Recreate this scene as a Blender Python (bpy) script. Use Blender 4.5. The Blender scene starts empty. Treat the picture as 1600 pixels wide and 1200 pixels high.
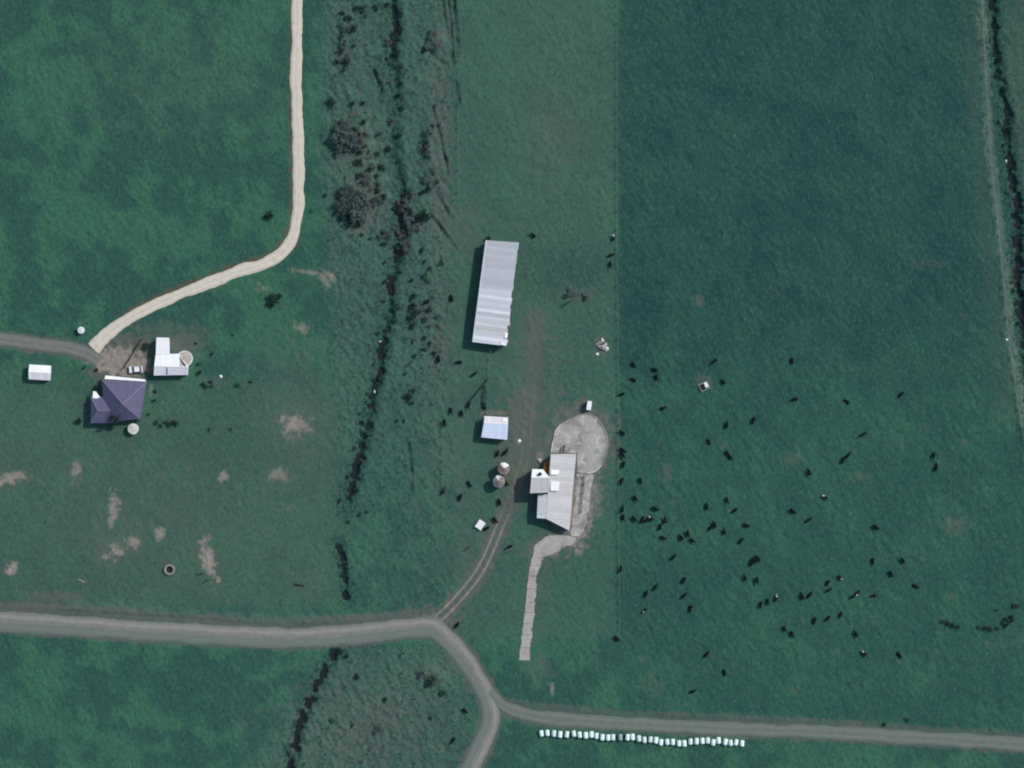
import bpy, bmesh, math, random
import numpy as np
from mathutils import Vector, Matrix

random.seed(7)
RNG = np.random.default_rng(11)
scene = bpy.context.scene
C = scene.collection

# ------------------------------------------------------------------ camera
S = 6.4                       # photograph pixels per metre on the ground
def W(px, py):
    return ((px - 800.0) / S, (600.0 - py) / S)
CAM_H = 1200.0
cam_d = bpy.data.cameras.new('camera')
cam_d.sensor_width = 36.0
cam_d.lens = 36.0 * CAM_H / 250.0
cam_d.clip_start = 1.0
cam_d.clip_end = 20000.0
cam = bpy.data.objects.new('camera', cam_d)
cam.location = (0, 0, CAM_H)
C.objects.link(cam)
scene.camera = cam

# ------------------------------------------------------------------ sky, sun, exposure
SUN_EL = math.radians(47.0)
sx, sy = 0.845, 0.535
n_ = math.hypot(sx, sy); sx /= n_; sy /= n_
world = bpy.data.worlds.new('World')
scene.world = world
world.use_nodes = True
wn = world.node_tree
sky = wn.nodes.new('ShaderNodeTexSky')
sky.sky_type = 'NISHITA'
sky.sun_disc = False
sky.sun_elevation = SUN_EL
sky.sun_rotation = math.atan2(sx, sy)
bg = wn.nodes['Background']
bg.inputs['Strength'].default_value = 0.14
wn.links.new(sky.outputs[0], bg.inputs['Color'])
sun_d = bpy.data.lights.new('sun', 'SUN')
sun_d.energy = 2.85
sun_d.angle = math.radians(0.6)
sun_d.color = (1.0, 0.95, 0.88)
sun = bpy.data.objects.new('sun', sun_d)
sun.rotation_euler = Vector((-sx * math.cos(SUN_EL), -sy * math.cos(SUN_EL), -math.sin(SUN_EL))).to_track_quat('-Z', 'Y').to_euler()
sun.location = (60, 40, 80)
C.objects.link(sun)
vs = scene.view_settings
vs.view_transform = 'Standard'
vs.look = 'None'
vs.exposure = 0.0
vs.gamma = 1.0
vs.use_curve_mapping = False
scene.cycles.filter_width = 2.0
scene.cycles.max_bounces = 5
scene.cycles.diffuse_bounces = 3

# ------------------------------------------------------------------ helpers
def srgb(r, g, b):
    f = lambda c: (c / 255 / 12.92) if c / 255 <= 0.04045 else ((c / 255 + 0.055) / 1.055) ** 2.4
    return (f(r), f(g), f(b), 1.0)
def col(r, g, b):
    return (r, g, b, 1.0)

ORD = ['first', 'second', 'third', 'fourth', 'fifth', 'sixth', 'seventh', 'eighth', 'ninth', 'tenth', 'eleventh', 'twelfth',
       'thirteenth', 'fourteenth', 'fifteenth', 'sixteenth', 'seventeenth', 'eighteenth', 'nineteenth', 'twentieth']
def ordinal(i, n):
    """i from 0; counts from the near end up to the middle, then from the far end"""
    return ORD[i] if i < 20 else ORD[19]

def tag(o, label=None, cat=None, group=None, kind=None):
    if label: o['label'] = label
    if cat: o['category'] = cat
    if group: o['group'] = group
    if kind: o['kind'] = kind
    return o

def link(o, parent=None):
    C.objects.link(o)
    if parent is not None:
        o.parent = parent
    return o

def empty(name, loc=(0, 0, 0), rz=0.0):
    o = bpy.data.objects.new(name, None)
    o.empty_display_size = 0.3
    o.location = loc
    o.rotation_euler = (0, 0, rz)
    return link(o)

def mesh_obj(name, verts, faces, mat, parent=None, smooth=False, uvs=None):
    me = bpy.data.meshes.new(name)
    me.from_pydata([tuple(v) for v in verts], [], faces)
    if uvs is not None:
        uvl = me.uv_layers.new(name='UVMap')
        for poly in me.polygons:
            for li in poly.loop_indices:
                uvl.data[li].uv = uvs[me.loops[li].vertex_index]
    me.materials.append(mat)
    if smooth:
        for p in me.polygons: p.use_smooth = True
    me.update()
    return link(bpy.data.objects.new(name, me), parent)

def data_obj(name, me, parent=None):
    return link(bpy.data.objects.new(name, me), parent)

class MB:
    """collects shapes of ONE part"""
    def __init__(s): s.v = []; s.f = []
    def add(s, vs_, fs_):
        b = len(s.v); s.v += [tuple(v) for v in vs_]; s.f += [tuple(i + b for i in f) for f in fs_]
    def box(s, c, d, rz=0.0, rx=0.0):
        x, y, z = d[0] / 2, d[1] / 2, d[2] / 2
        m = Matrix.Translation(c) @ Matrix.Rotation(rz, 4, 'Z') @ Matrix.Rotation(rx, 4, 'X')
        P = [m @ Vector((a * x, b * y, e * z)) for e in (-1, 1) for b in (-1, 1) for a in (-1, 1)]
        s.add(P, [(0, 2, 3, 1), (4, 5, 7, 6), (0, 1, 5, 4), (2, 6, 7, 3), (0, 4, 6, 2), (1, 3, 7, 5)])
    def tube(s, pts, radii, n=6, cap=True):
        rings = []
        for i, p in enumerate(pts):
            p = Vector(p)
            a = Vector(pts[max(i - 1, 0)]); b = Vector(pts[min(i + 1, len(pts) - 1)])
            d = (b - a).normalized()
            u = d.orthogonal().normalized() if abs(d.z) < 0.95 else Vector((1, 0, 0))
            u = (u - d * u.dot(d)).normalized()
            w = d.cross(u)
            r = radii[i] if isinstance(radii, (list, tuple)) else radii
            rings.append([p + (u * math.cos(t) + w * math.sin(t)) * r for t in [2 * math.pi * k / n for k in range(n)]])
        vs_ = [v for R_ in rings for v in R_]
        fs_ = []
        for i in range(len(rings) - 1):
            for k in range(n):
                fs_.append((i * n + k, i * n + (k + 1) % n, (i + 1) * n + (k + 1) % n, (i + 1) * n + k))
        if cap:
            fs_.append(tuple(range(n - 1, -1, -1)))
            fs_.append(tuple((len(rings) - 1) * n + k for k in range(n)))
        s.add(vs_, fs_)
    def lathe(s, prof, n=24, cx=0, cy=0, wob=0.0):
        vs_ = []
        for (r, z) in prof:
            for k in range(n):
                t = 2 * math.pi * k / n
                vs_.append((cx + r * math.cos(t), cy + r * math.sin(t), z + (random.uniform(-wob, wob) if wob else 0)))
        fs_ = []
        for i in range(len(prof) - 1):
            for k in range(n):
                fs_.append((i * n + k, i * n + (k + 1) % n, (i + 1) * n + (k + 1) % n, (i + 1) * n + k))
        fs_.append(tuple(range(n - 1, -1, -1)))
        fs_.append(tuple((len(prof) - 1) * n + k for k in range(n)))
        s.add(vs_, fs_)
    def build(s, name, mat, parent=None, smooth=False):
        return mesh_obj(name, s.v, s.f, mat, parent, smooth)

# ------------------------------------------------------------------ materials
def new_mat(name):
    m = bpy.data.materials.new(name)
    m.use_nodes = True
    nt = m.node_tree
    b = nt.nodes['Principled BSDF']
    return m, nt, b

class N:
    """small node helper"""
    def __init__(s, nt): s.nt = nt
    def node(s, t, **kw):
        n = s.nt.nodes.new(t)
        for k, v in kw.items(): setattr(n, k, v)
        return n
    def link(s, a, b): s.nt.links.new(a, b)
    def val(s, x, inp):
        if isinstance(x, (int, float)): inp.default_value = x
        elif isinstance(x, tuple): inp.default_value = x
        else: s.link(x, inp)
    def math(s, op, a, b=0.0, clamp=False):
        n = s.node('ShaderNodeMath', operation=op); n.use_clamp = clamp
        s.val(a, n.inputs[0]); s.val(b, n.inputs[1]); return n.outputs[0]
    def mix(s, f, a, b, blend='MIX'):
        n = s.node('ShaderNodeMix', data_type='RGBA', blend_type=blend)
        s.val(f, n.inputs[0]); s.val(a, n.inputs[6]); s.val(b, n.inputs[7]); return n.outputs[2]
    def ramp(s, f, p0, p1, a=0.0, b=1.0):
        n = s.node('ShaderNodeMapRange'); n.interpolation_type = 'SMOOTHSTEP'
        s.val(f, n.inputs[0]); n.inputs[1].default_value = p0; n.inputs[2].default_value = p1
        n.inputs[3].default_value = a; n.inputs[4].default_value = b; return n.outputs[0]
    def noise(s, vec, scale, detail=4.0, rough=0.55, color=False, dist=0.0):
        n = s.node('ShaderNodeTexNoise'); n.inputs['Scale'].default_value = scale
        n.inputs['Detail'].default_value = detail; n.inputs['Roughness'].default_value = rough
        n.inputs['Distortion'].default_value = dist
        if vec is not None: s.link(vec, n.inputs['Vector'])
        return n.outputs[1] if color else n.outputs[0]
    def coords(s, which='Object'):
        return s.node('ShaderNodeTexCoord').outputs[which]
    def position(s):
        return s.node('ShaderNodeNewGeometry').outputs['Position']
    def mapping(s, vec, rot=(0, 0, 0), scale=(1, 1, 1)):
        n = s.node('ShaderNodeMapping'); n.inputs['Rotation'].default_value = rot; n.inputs['Scale'].default_value = scale
        s.link(vec, n.inputs['Vector']); return n.outputs[0]
    def attr(s, name):
        n = s.node('ShaderNodeAttribute'); n.attribute_name = name; return n.outputs['Color']
    def sep(s, c):
        n = s.node('ShaderNodeSeparateColor'); s.link(c, n.inputs[0]); return n.outputs
    def bump(s, h, dist, strength, bsdf):
        n = s.node('ShaderNodeBump'); n.inputs['Distance'].default_value = dist; n.inputs['Strength'].default_value = strength
        s.link(h, n.inputs['Height']); s.link(n.outputs[0], bsdf.inputs['Normal'])

def simple_mat(name, c, rough=0.8, var=0.25, scale=3.0, metal=0.0, spec=0.3, c2=None, thr=(0.5, 0.65), bump=0.0):
    """base colour + noise variation + optional second colour in stains"""
    m, nt, b = new_mat(name); n = N(nt)
    p = n.position()
    f = n.noise(p, scale, 5.0, 0.6)
    dark = tuple(x * (1 - var) for x in c[:3]) + (1,)
    lite = tuple(min(1, x * (1 + var)) for x in c[:3]) + (1,)
    cc = n.mix(n.ramp(f, 0.3, 0.7), dark, lite)
    if c2 is not None:
        f2 = n.noise(p, scale * 0.37, 4.0, 0.65)
        cc = n.mix(n.ramp(f2, thr[0], thr[1]), cc, c2)
    oi = n.node('ShaderNodeObjectInfo')
    k = n.ramp(oi.outputs['Random'], 0, 1, 0.93, 1.05)
    hs = n.node('ShaderNodeHueSaturation'); n.link(cc, hs.inputs['Color']); n.link(k, hs.inputs['Value'])
    n.link(hs.outputs[0], b.inputs['Base Color'])
    b.inputs['Roughness'].default_value = rough
    b.inputs['Metallic'].default_value = metal
    b.inputs['Specular IOR Level'].default_value = spec
    if bump: n.bump(f, bump, 1.0, b)
    return m

def roof_mat(name, c, stain, var=0.10, stain_amt=0.5, rough=0.55, tint=(0.93, 1.05), spec=0.35):
    """profiled metal sheets: UV u across the sheets, v down the slope, both in metres"""
    m, nt, b = new_mat(name); n = N(nt)
    uv = n.coords('UV')
    p = n.position()
    st = n.noise(n.mapping(uv, scale=(2.2, 0.35, 1)), 1.0, 5.0, 0.6)
    bl = n.noise(p, 0.55, 5.0, 0.65)
    base = n.mix(n.ramp(st, 0.25, 0.75), tuple(x * (1 - var) for x in c[:3]) + (1,), tuple(min(1, x * (1 + var)) for x in c[:3]) + (1,))
    f = n.math('MULTIPLY', n.ramp(n.math('ADD', n.math('MULTIPLY', st, 0.5), n.math('MULTIPLY', bl, 0.5)), 0.5, 0.68), stain_amt)
    base = n.mix(f, base, stain)
    oi = n.node('ShaderNodeObjectInfo')
    k = n.ramp(oi.outputs['Random'], 0, 1, tint[0], tint[1])
    hs = n.node('ShaderNodeHueSaturation'); n.link(base, hs.inputs['Color']); n.link(k, hs.inputs['Value'])
    n.link(hs.outputs[0], b.inputs['Base Color'])
    b.inputs['Roughness'].default_value = rough
    b.inputs['Specular IOR Level'].default_value = spec
    w = n.node('ShaderNodeTexWave'); w.wave_type = 'BANDS'; w.bands_direction = 'X'
    w.inputs['Scale'].default_value = 3.2
    n.link(uv, w.inputs['Vector'])
    n.bump(w.outputs[1], 0.018, 0.6, b)
    return m

M = {}
M['zinc'] = roof_mat('galvanised_sheet', col(0.46, 0.475, 0.50), col(0.37, 0.37, 0.37), var=0.06)
M['zinc_bright'] = roof_mat('new_galvanised_sheet', col(0.565, 0.575, 0.59), col(0.47, 0.46, 0.45), var=0.06)
M['zinc_sky'] = roof_mat('sky_tinted_sheet', col(0.62, 0.70, 0.82), col(0.60, 0.62, 0.66), var=0.06)  # blue-white sky reflection on glossy metal put into the base colour
M['zinc_warm'] = roof_mat('weathered_sheet', col(0.535, 0.525, 0.51), col(0.42, 0.40, 0.375), var=0.07)
M['white_roof'] = roof_mat('white_roof_sheet', col(0.86, 0.86, 0.85), col(0.74, 0.72, 0.69), var=0.03, stain_amt=0.35, tint=(0.96, 1.03))
M['off_white_roof'] = roof_mat('off_white_roof_sheet', col(0.72, 0.71, 0.72), col(0.55, 0.53, 0.52), var=0.06)
M['purple'] = roof_mat('purple_roof_sheet', col(0.112, 0.106, 0.178), col(0.135, 0.132, 0.185), var=0.07, stain_amt=0.4, tint=(0.95, 1.05), rough=0.6)
M['purple_cap'] = simple_mat('purple_ridge', col(0.17, 0.165, 0.215), 0.6, 0.1)
M['rust'] = roof_mat('rusty_sheet', col(0.16, 0.085, 0.022), col(0.08, 0.045, 0.02), var=0.3, rough=0.9, spec=0.1)
M['rustcone'] = simple_mat('rusty_tank_panel', col(0.24, 0.20, 0.165), 0.85, 0.3, 2.0, c2=col(0.15, 0.11, 0.08))
M['white_paint'] = simple_mat('white_paint', col(0.80, 0.80, 0.78), 0.6, 0.06, 2.0, c2=col(0.62, 0.60, 0.56), thr=(0.58, 0.75))
M['board'] = simple_mat('wall_board', col(0.48, 0.46, 0.42), 0.85, 0.15, 2.0)
M['shed_wall'] = simple_mat('shed_wall_iron', col(0.34, 0.34, 0.34), 0.7, 0.2, 2.0, c2=col(0.22, 0.15, 0.1))
M['timber'] = simple_mat('weathered_timber', col(0.13, 0.115, 0.10), 0.95, 0.35, 6.0)
M['pale_timber'] = simple_mat('silvered_timber', col(0.30, 0.28, 0.25), 0.95, 0.3, 6.0)
M['dark_timber'] = simple_mat('dark_wet_timber', col(0.035, 0.035, 0.034), 0.95, 0.35, 6.0)
M['steel'] = simple_mat('dull_steel', col(0.25, 0.25, 0.25), 0.5, 0.2, 5.0, spec=0.5)
M['white_pipe'] = simple_mat('pale_pipe_rail', col(0.62, 0.61, 0.58), 0.6, 0.15, 2.0)
M['black'] = simple_mat('black_rubber', col(0.02, 0.02, 0.02), 0.9, 0.2)
M['glass'] = simple_mat('dark_glass', col(0.03, 0.035, 0.04), 0.1, 0.1, spec=0.6)
M['concrete'] = simple_mat('worn_concrete', col(0.295, 0.28, 0.26), 0.95, 0.22, 0.45, c2=col(0.185, 0.18, 0.165), thr=(0.42, 0.66), bump=0.01)
M['concrete_pale'] = simple_mat('pale_concrete', col(0.37, 0.345, 0.325), 0.95, 0.10, 0.9, c2=col(0.28, 0.265, 0.245), thr=(0.5, 0.72), bump=0.01)
M['beige'] = simple_mat('beige_concrete_lid', col(0.47, 0.43, 0.37), 0.95, 0.12, 1.2, c2=col(0.40, 0.37, 0.32))
M['tank_pale'] = simple_mat('pale_tank_plastic', col(0.62, 0.64, 0.58), 0.6, 0.08, 1.5, c2=col(0.50, 0.52, 0.46))
M['car_white'] = simple_mat('white_car_paint', col(0.78, 0.78, 0.78), 0.25, 0.03, spec=0.5)
M['stone'] = simple_mat('pale_rubble', col(0.42, 0.39, 0.36), 0.95, 0.25, 3.0)
M['stone_grey'] = simple_mat('grey_rubble', col(0.16, 0.165, 0.165), 0.95, 0.3, 3.0)
M['bark'] = simple_mat('bark', col(0.09, 0.08, 0.07), 0.95, 0.3, 6.0)
M['hide_black'] = simple_mat('black_hide', col(0.0075, 0.0085, 0.0105), 0.85, 0.4, 4.0, spec=0.08)

def yard_mat(name, dark, mid, light):
    m, nt, b = new_mat(name); n = N(nt); p = n.position()
    f = n.noise(p, 0.28, 6.0, 0.68); g = n.noise(p, 1.6, 5.0, 0.65); h = n.noise(p, 0.55, 4.0, 0.6, dist=0.8)
    c = n.mix(n.ramp(f, 0.34, 0.56), dark, mid)
    c = n.mix(n.math('MULTIPLY', n.ramp(h, 0.52, 0.68), 0.8), c, light)
    c = n.mix(n.math('MULTIPLY', n.ramp(g, 0.5, 0.75), 0.4), c, tuple(x * 0.62 for x in dark[:3]) + (1,))
    n.link(c, b.inputs['Base Color']); b.inputs['Roughness'].default_value = 0.95; b.inputs['Specular IOR Level'].default_value = 0.1
    n.bump(g, 0.02, 0.7, b); return m
M['yard'] = yard_mat('mucky_concrete', col(0.235, 0.232, 0.205), col(0.375, 0.358, 0.325), col(0.56, 0.545, 0.51))
M['race'] = yard_mat('race_concrete', col(0.290, 0.265, 0.238), col(0.385, 0.355, 0.322), col(0.46, 0.43, 0.395))
def hide_patch():
    m, nt, b = new_mat('black_and_white_hide'); n = N(nt)
    co = n.coords('Object')
    f = n.noise(co, 0.9, 2.0, 0.5)
    x = n.node('ShaderNodeSeparateXYZ'); n.link(co, x.inputs[0])
    g = n.math('ADD', f, n.math('MULTIPLY', x.outputs[0], 0.16))
    n.link(n.mix(n.ramp(g, 0.66, 0.70), col(0.011, 0.011, 0.012), col(0.62, 0.60, 0.55)), b.inputs['Base Color'])
    b.inputs['Roughness'].default_value = 0.8
    b.inputs['Specular IOR Level'].default_value = 0.15
    return m
M['hide_patch'] = hide_patch()

def leaf_mat(name, a, b_, c_):
    m, nt, b = new_mat(name); n = N(nt)
    p = n.position()
    f = n.noise(p, 1.6, 4.0, 0.65)
    g = n.noise(p, 6.0, 2.0, 0.5)
    cc = n.mix(n.ramp(f, 0.35, 0.65), a, b_)
    cc = n.mix(n.ramp(g, 0.5, 0.7), cc, c_)
    oi = n.node('ShaderNodeObjectInfo')
    k = n.ramp(oi.outputs['Random'], 0, 1, 0.75, 1.2)
    hs = n.node('ShaderNodeHueSaturation'); n.link(cc, hs.inputs['Color']); n.link(k, hs.inputs['Value'])
    n.link(hs.outputs[0], b.inputs['Base Color'])
    b.inputs['Roughness'].default_value = 0.8
    b.inputs['Specular IOR Level'].default_value = 0.15
    return m
M['leaf_dark'] = leaf_mat('dark_green_leaves', col(0.020, 0.046, 0.038), col(0.030, 0.062, 0.050), col(0.048, 0.078, 0.064))
M['leaf_green'] = leaf_mat('green_leaves', col(0.030, 0.075, 0.050), col(0.045, 0.10, 0.065), col(0.06, 0.11, 0.075))
M['leaf_grey'] = leaf_mat('grey_twigs', col(0.074, 0.112, 0.104), col(0.108, 0.150, 0.138), col(0.175, 0.21, 0.19))
M['leaf_pale'] = leaf_mat('pale_dry_leaves', col(0.10, 0.125, 0.11), col(0.15, 0.165, 0.145), col(0.21, 0.21, 0.185))

# ------------------------------------------------------------------ terrain
def px_path(pts):
    return [W(*p) for p in pts]
def smooth_path(pts, step=1.0):
    """Catmull-Rom through points, resampled"""
    P = [np.array(p, float) for p in pts]
    P = [2 * P[0] - P[1]] + P + [2 * P[-1] - P[-2]]
    out = []
    for i in range(1, len(P) - 2):
        p0, p1, p2, p3 = P[i - 1], P[i], P[i + 1], P[i + 2]
        m = max(2, int(np.linalg.norm(p2 - p1) / step))
        for k in range(m):
            t = k / m
            out.append(0.5 * ((2 * p1) + (-p0 + p2) * t + (2 * p0 - 5 * p1 + 4 * p2 - p3) * t * t + (-p0 + 3 * p1 - 3 * p2 + p3) * t ** 3))
    out.append(P[-2])
    return np.array(out)

GS = 0.35
xf = np.arange(-141.0, 141.01, GS); yf = np.arange(-109.0, 109.01, GS)
ext = np.array([1.5, 4, 9, 18, 35, 70, 140, 300, 700, 1600, 4000.0])
xs = np.concatenate([xf[0] - ext[::-1], xf, xf[-1] + ext])
ys = np.concatenate([yf[0] - ext[::-1], yf, yf[-1] + ext])
NX, NY = len(xf), len(yf)
GX, GY = np.meshgrid(xf, yf)          # fine part only
PX = GX * S + 800.0; PY = 600.0 - GY * S   # photograph pixels

def fftnoise(lam, seed, ang=0.0, ratio=1.0, bw=0.45):
    r = np.random.default_rng(seed)
    w = r.standard_normal((NY, NX))
    F = np.fft.rfft2(w)
    ky = np.fft.fftfreq(NY, GS)[:, None]; kx = np.fft.rfftfreq(NX, GS)[None, :]
    ca, sa = math.cos(ang), math.sin(ang)
    u = (kx * ca + ky * sa) * ratio; v = -kx * sa + ky * ca
    k = np.sqrt(u * u + v * v) * lam
    H = np.exp(-((np.log(np.maximum(k, 1e-6))) ** 2) / (2 * bw * bw))
    H[0, 0] = 0
    o = np.fft.irfft2(F * H, s=(NY, NX))
    return o / o.std()

def dist_path(path, cut=12.0):
    """distance from every fine grid point to the polyline (cut off), and the arc parameter 0..1"""
    D = np.full((NY, NX), 1e3); T = np.zeros((NY, NX))
    P = np.asarray(path); L = len(P) - 1
    for i in range(L):
        a, b = P[i], P[i + 1]
        x0, x1 = min(a[0], b[0]) - cut, max(a[0], b[0]) + cut
        y0, y1 = min(a[1], b[1]) - cut, max(a[1], b[1]) + cut
        i0, i1 = np.searchsorted(xf, x0), np.searchsorted(xf, x1)
        j0, j1 = np.searchsorted(yf, y0), np.searchsorted(yf, y1)
        if i0 >= i1 or j0 >= j1: continue
        X = GX[j0:j1, i0:i1]; Y = GY[j0:j1, i0:i1]
        d = b - a; ll = float(d @ d) or 1e-9
        t = np.clip(((X - a[0]) * d[0] + (Y - a[1]) * d[1]) / ll, 0, 1)
        dd = np.hypot(X - a[0] - t * d[0], Y - a[1] - t * d[1])
        sub = D[j0:j1, i0:i1]; m = dd < sub
        sub[m] = dd[m]; T[j0:j1, i0:i1][m] = (i + t[m]) / L
    return D, T

def sstep(a, b, x):
    t = np.clip((x - a) / (b - a), 0, 1)
    return t * t * (3 - 2 * t)

STREAK = math.radians(122)
nz_fine = fftnoise(1.25, 1, STREAK - math.pi / 2, 1.0, 0.40)
nz_str = fftnoise(2.2, 2, STREAK, 2.2, 0.5)
nz_med = fftnoise(5.0, 3, STREAK, 1.4, 0.5)
nz_big = fftnoise(16.0, 4, STREAK, 1.3, 0.5)
nz_huge = fftnoise(45.0, 5, 0, 1.0, 0.5)
nz_b2 = fftnoise(9.0, 6, 0.4, 1.2, 0.5)
nz_c = fftnoise(3.2, 8, 0.0, 1.0, 0.5)

# zones of the photograph (pixel coordinates)
east = sstep(962, 974, PX + 0.0 * PY) * (1 - sstep(1100, 1130, PY - (PX - 900) * 0.055))
gul_l = 513 + 22 * sstep(200, 700, PY) - 8
gully = sstep(-12, 12, PX - gul_l) * (1 - sstep(690, 712, PX)) * (1 - sstep(470, 900, PY) * 0.75) * (1 - sstep(935, 955, PY))
gully = np.maximum(gully, 0.9 * sstep(395, 470, PX + (PY - 1150) * 0.7) * (1 - sstep(715, 745, PX)) * sstep(1000, 1025, PY) * (1 - 0.3 * sstep(640, 700, PX)))
centre = sstep(700, 720, PX) * (1 - sstep(955, 968, PX)) * (1 - sstep(985, 1010, PY))
southwest = sstep(560, 640, PY + (PX - 300) * -0.05) * (1 - sstep(505, 560, PX)) * (1 - sstep(935, 965, PY))
below = sstep(490, 660, PY + 18 * nz_big)      # the lower, more grazed half of the herd's field

H = 0.034 * nz_fine * (0.8 + 0.45 * np.tanh(nz_b2)) + 0.045 * nz_str * (0.9 + 0.4 * np.tanh(nz_big)) + 0.04 * nz_med + 0.05 * nz_big
H *= (1 + 0.25 * gully + 0.15 * east - 0.35 * southwest - 0.2 * centre)
H += gully * (0.05 * nz_c + 0.035 * nz_fine + 0.04 * nz_str)

brown = np.zeros_like(H); dirt = np.zeros_like(H); mud = np.zeros_like(H); dry = np.zeros_like(H); pale = np.zeros_like(H); rank = np.zeros_like(H)
def blob(arr, px, py, rx, ry, amt=1.0, ang=0.0, soft=0.55, rough=0.35):
    a = math.radians(ang)
    u = ((PX - px) * math.cos(a) + (PY - py) * math.sin(a)) / rx
    v = (-(PX - px) * math.sin(a) + (PY - py) * math.cos(a)) / ry
    r = np.sqrt(u * u + v * v) + rough * (0.4 * nz_c + 0.35 * nz_med * 0.5 + 0.25 * nz_fine)
    np.maximum(arr, amt * (1 - sstep(1 - soft, 1 + soft, r)), out=arr)
def mound(px, py, rx, ry, h, ang=0.0):
    global H
    a = math.radians(ang)
    u = ((PX - px) * math.cos(a) + (PY - py) * math.sin(a)) / rx
    v = (-(PX - px) * math.sin(a) + (PY - py) * math.cos(a)) / ry
    H = H + h * np.exp(-(u * u + v * v) * 1.2)

# bare pinkish earth in the south-west paddock and elsewhere
for b_ in [(15, 748, 24, 9, .8, -15), (120, 735, 9, 18, .65, 10), (176, 795, 9, 26, .75, 5), (208, 848, 10, 11, .8), (180, 862, 12, 11, .8), (164, 870, 5, 5, .7),
           (250, 834, 9, 10, .75), (325, 872, 11, 30, .85, -12), (18, 888, 9, 8, .95), (460, 663, 22, 17, .75), (351, 745, 10, 9, .7), (437, 742, 16, 11, .6, 20),
           (470, 513, 12, 7, .6, 30), (510, 435, 13, 14, .6), (482, 425, 26, 4, .6, 8), (410, 450, 12, 9, .45), (450, 795, 20, 10, .3), (216, 716, 20, 16, .28),
           (575, 430, 5, 5, .2), (128, 910, 8, 5, .5), (863, 1073, 4, 10, .6), (1006, 1030, 8, 14, .3), (808, 690, 5, 5, .6), (20, 18, 1, 1, 0)]:
    blob(dirt, *b_, **(dict(soft=0.8, rough=0.5)))
    blob(mud, b_[0], b_[1], b_[2] * 1.9, b_[3] * 1.7, b_[4] * 0.6, b_[5] if len(b_) > 5 else 0, soft=.9, rough=.6)
for b_ in [(1450, 412, 50, 10, .35), (1040, 740, 14, 20, .45), (1490, 822, 24, 18, .5), (1092, 470, 10, 12, .5), (1238, 715, 22, 14, .4), (1345, 745, 26, 10, .4), (1400, 690, 18, 18, .3),
           (900, 460, 34, 14, .55), (480, 910, 40, 30, .35), (430, 600, 70, 120, .35), (60, 700, 110, 60, .3), (1020, 1070, 24, 26, .35), (1470, 1065, 24, 14, .3), (1570, 1000, 36, 40, .3),
           (560, 320, 44, 60, .55), (542, 210, 30, 40, .45), (545, 60, 36, 60, .35), (690, 330, 26, 130, .45), (700, 60, 22, 80, .4), (720, 360, 40, 60, .45), (860, 210, 60, 90, .35),
           (830, 620, 60, 140, .45), (700, 640, 60, 120, .3), (740, 860, 40, 60, .35), (520, 1175, 120, 50, .35), (690, 1050, 40, 30, .45), (700, 480, 20, 90, .4),
           (1460, 1030, 8, 20, .3), (260, 520, 60, 20, .5), (300, 530, 40, 40, .4), (110, 660, 50, 70, .25), (60, 1040, 30, 14, .2), (380, 1110, 40, 60, .3), (90, 932, 60, 10, .6)]:
    blob(mud, *b_, soft=0.7)
# worn halo round every bare patch, stronger trodden zones
blob(mud, 250, 800, 260, 150, .35, soft=.9, rough=.6); blob(mud, 470, 640, 70, 150, .4, soft=.8, rough=.6); blob(mud, 180, 850, 70, 50, .5, -25, soft=.9); blob(mud, 325, 870, 28, 44, .5, -12, soft=.8); blob(mud, 460, 663, 46, 36, .55, soft=.9)
blob(mud, 20, 745, 50, 24, .5, soft=.9); blob(mud, 120, 740, 26, 40, .4, soft=.9); blob(mud, 437, 745, 40, 30, .45, soft=.9); blob(mud, 580, 1130, 150, 90, .48, soft=.8, rough=.7); blob(mud, 690, 240, 26, 230, .5, soft=.7, rough=.6); blob(mud, 690, 520, 36, 150, .45, soft=.8, rough=.6)
blob(mud, 560, 260, 50, 130, .4, soft=.9, rough=.8); blob(mud, 700, 720, 60, 130, .4, soft=.9, rough=.7); blob(mud, 830, 560, 60, 110, .45, soft=.9, rough=.6)
_r = np.random.default_rng(77)
for _ in range(170):                       # dung spots and camped patches where the herd grazes
    q = _r.random(); cx, cy = (_r.uniform(980, 1590), _r.uniform(420, 1110)) if q < 0.75 else (_r.uniform(700, 950), _r.uniform(100, 980))
    i0, i1 = np.searchsorted(xf, (cx - 800) / S - 2.5), np.searchsorted(xf, (cx - 800) / S + 2.5); j0, j1 = np.searchsorted(yf, (600 - cy) / S - 2.5), np.searchsorted(yf, (600 - cy) / S + 2.5)
    rr = np.hypot(PX[j0:j1, i0:i1] - cx, PY[j0:j1, i0:i1] - cy) / _r.uniform(2, 7) + 0.25 * nz_fine[j0:j1, i0:i1]
    mud[j0:j1, i0:i1] = np.maximum(mud[j0:j1, i0:i1], _r.uniform(.2, .5) * (1 - sstep(.4, 1.5, rr)))
# bright lush and dull dry mottling
lush = np.clip(0.5 + 0.22 * nz_big + 0.22 * nz_huge + 0.16 * nz_b2, 0, 1)
blob(rank, 890, 425, 60, 40, .75, soft=.8); blob(rank, 940, 920, 110, 70, .35, soft=.9); blob(rank, 330, 690, 70, 40, .3, soft=.9); blob(rank, 110, 900, 60, 40, .2, soft=.9)
blob(pale, 585, 255, 22, 90, .6, -14, soft=.8); blob(pale, 575, 330, 20, 30, .5, soft=.8); blob(pale, 675, 270, 14, 100, .3, soft=.8)

def strip(arr, pts, half, amt, soft=0.6, rough=0.25):
    D, T = dist_path(smooth_path(px_path(pts)), half / S * 3 + 2)
    r = D * S / half + rough * (0.5 * nz_c + 0.4 * nz_fine)
    np.maximum(arr, amt * (1 - sstep(1 - soft, 1 + soft, r)), out=arr)
    return D

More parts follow.
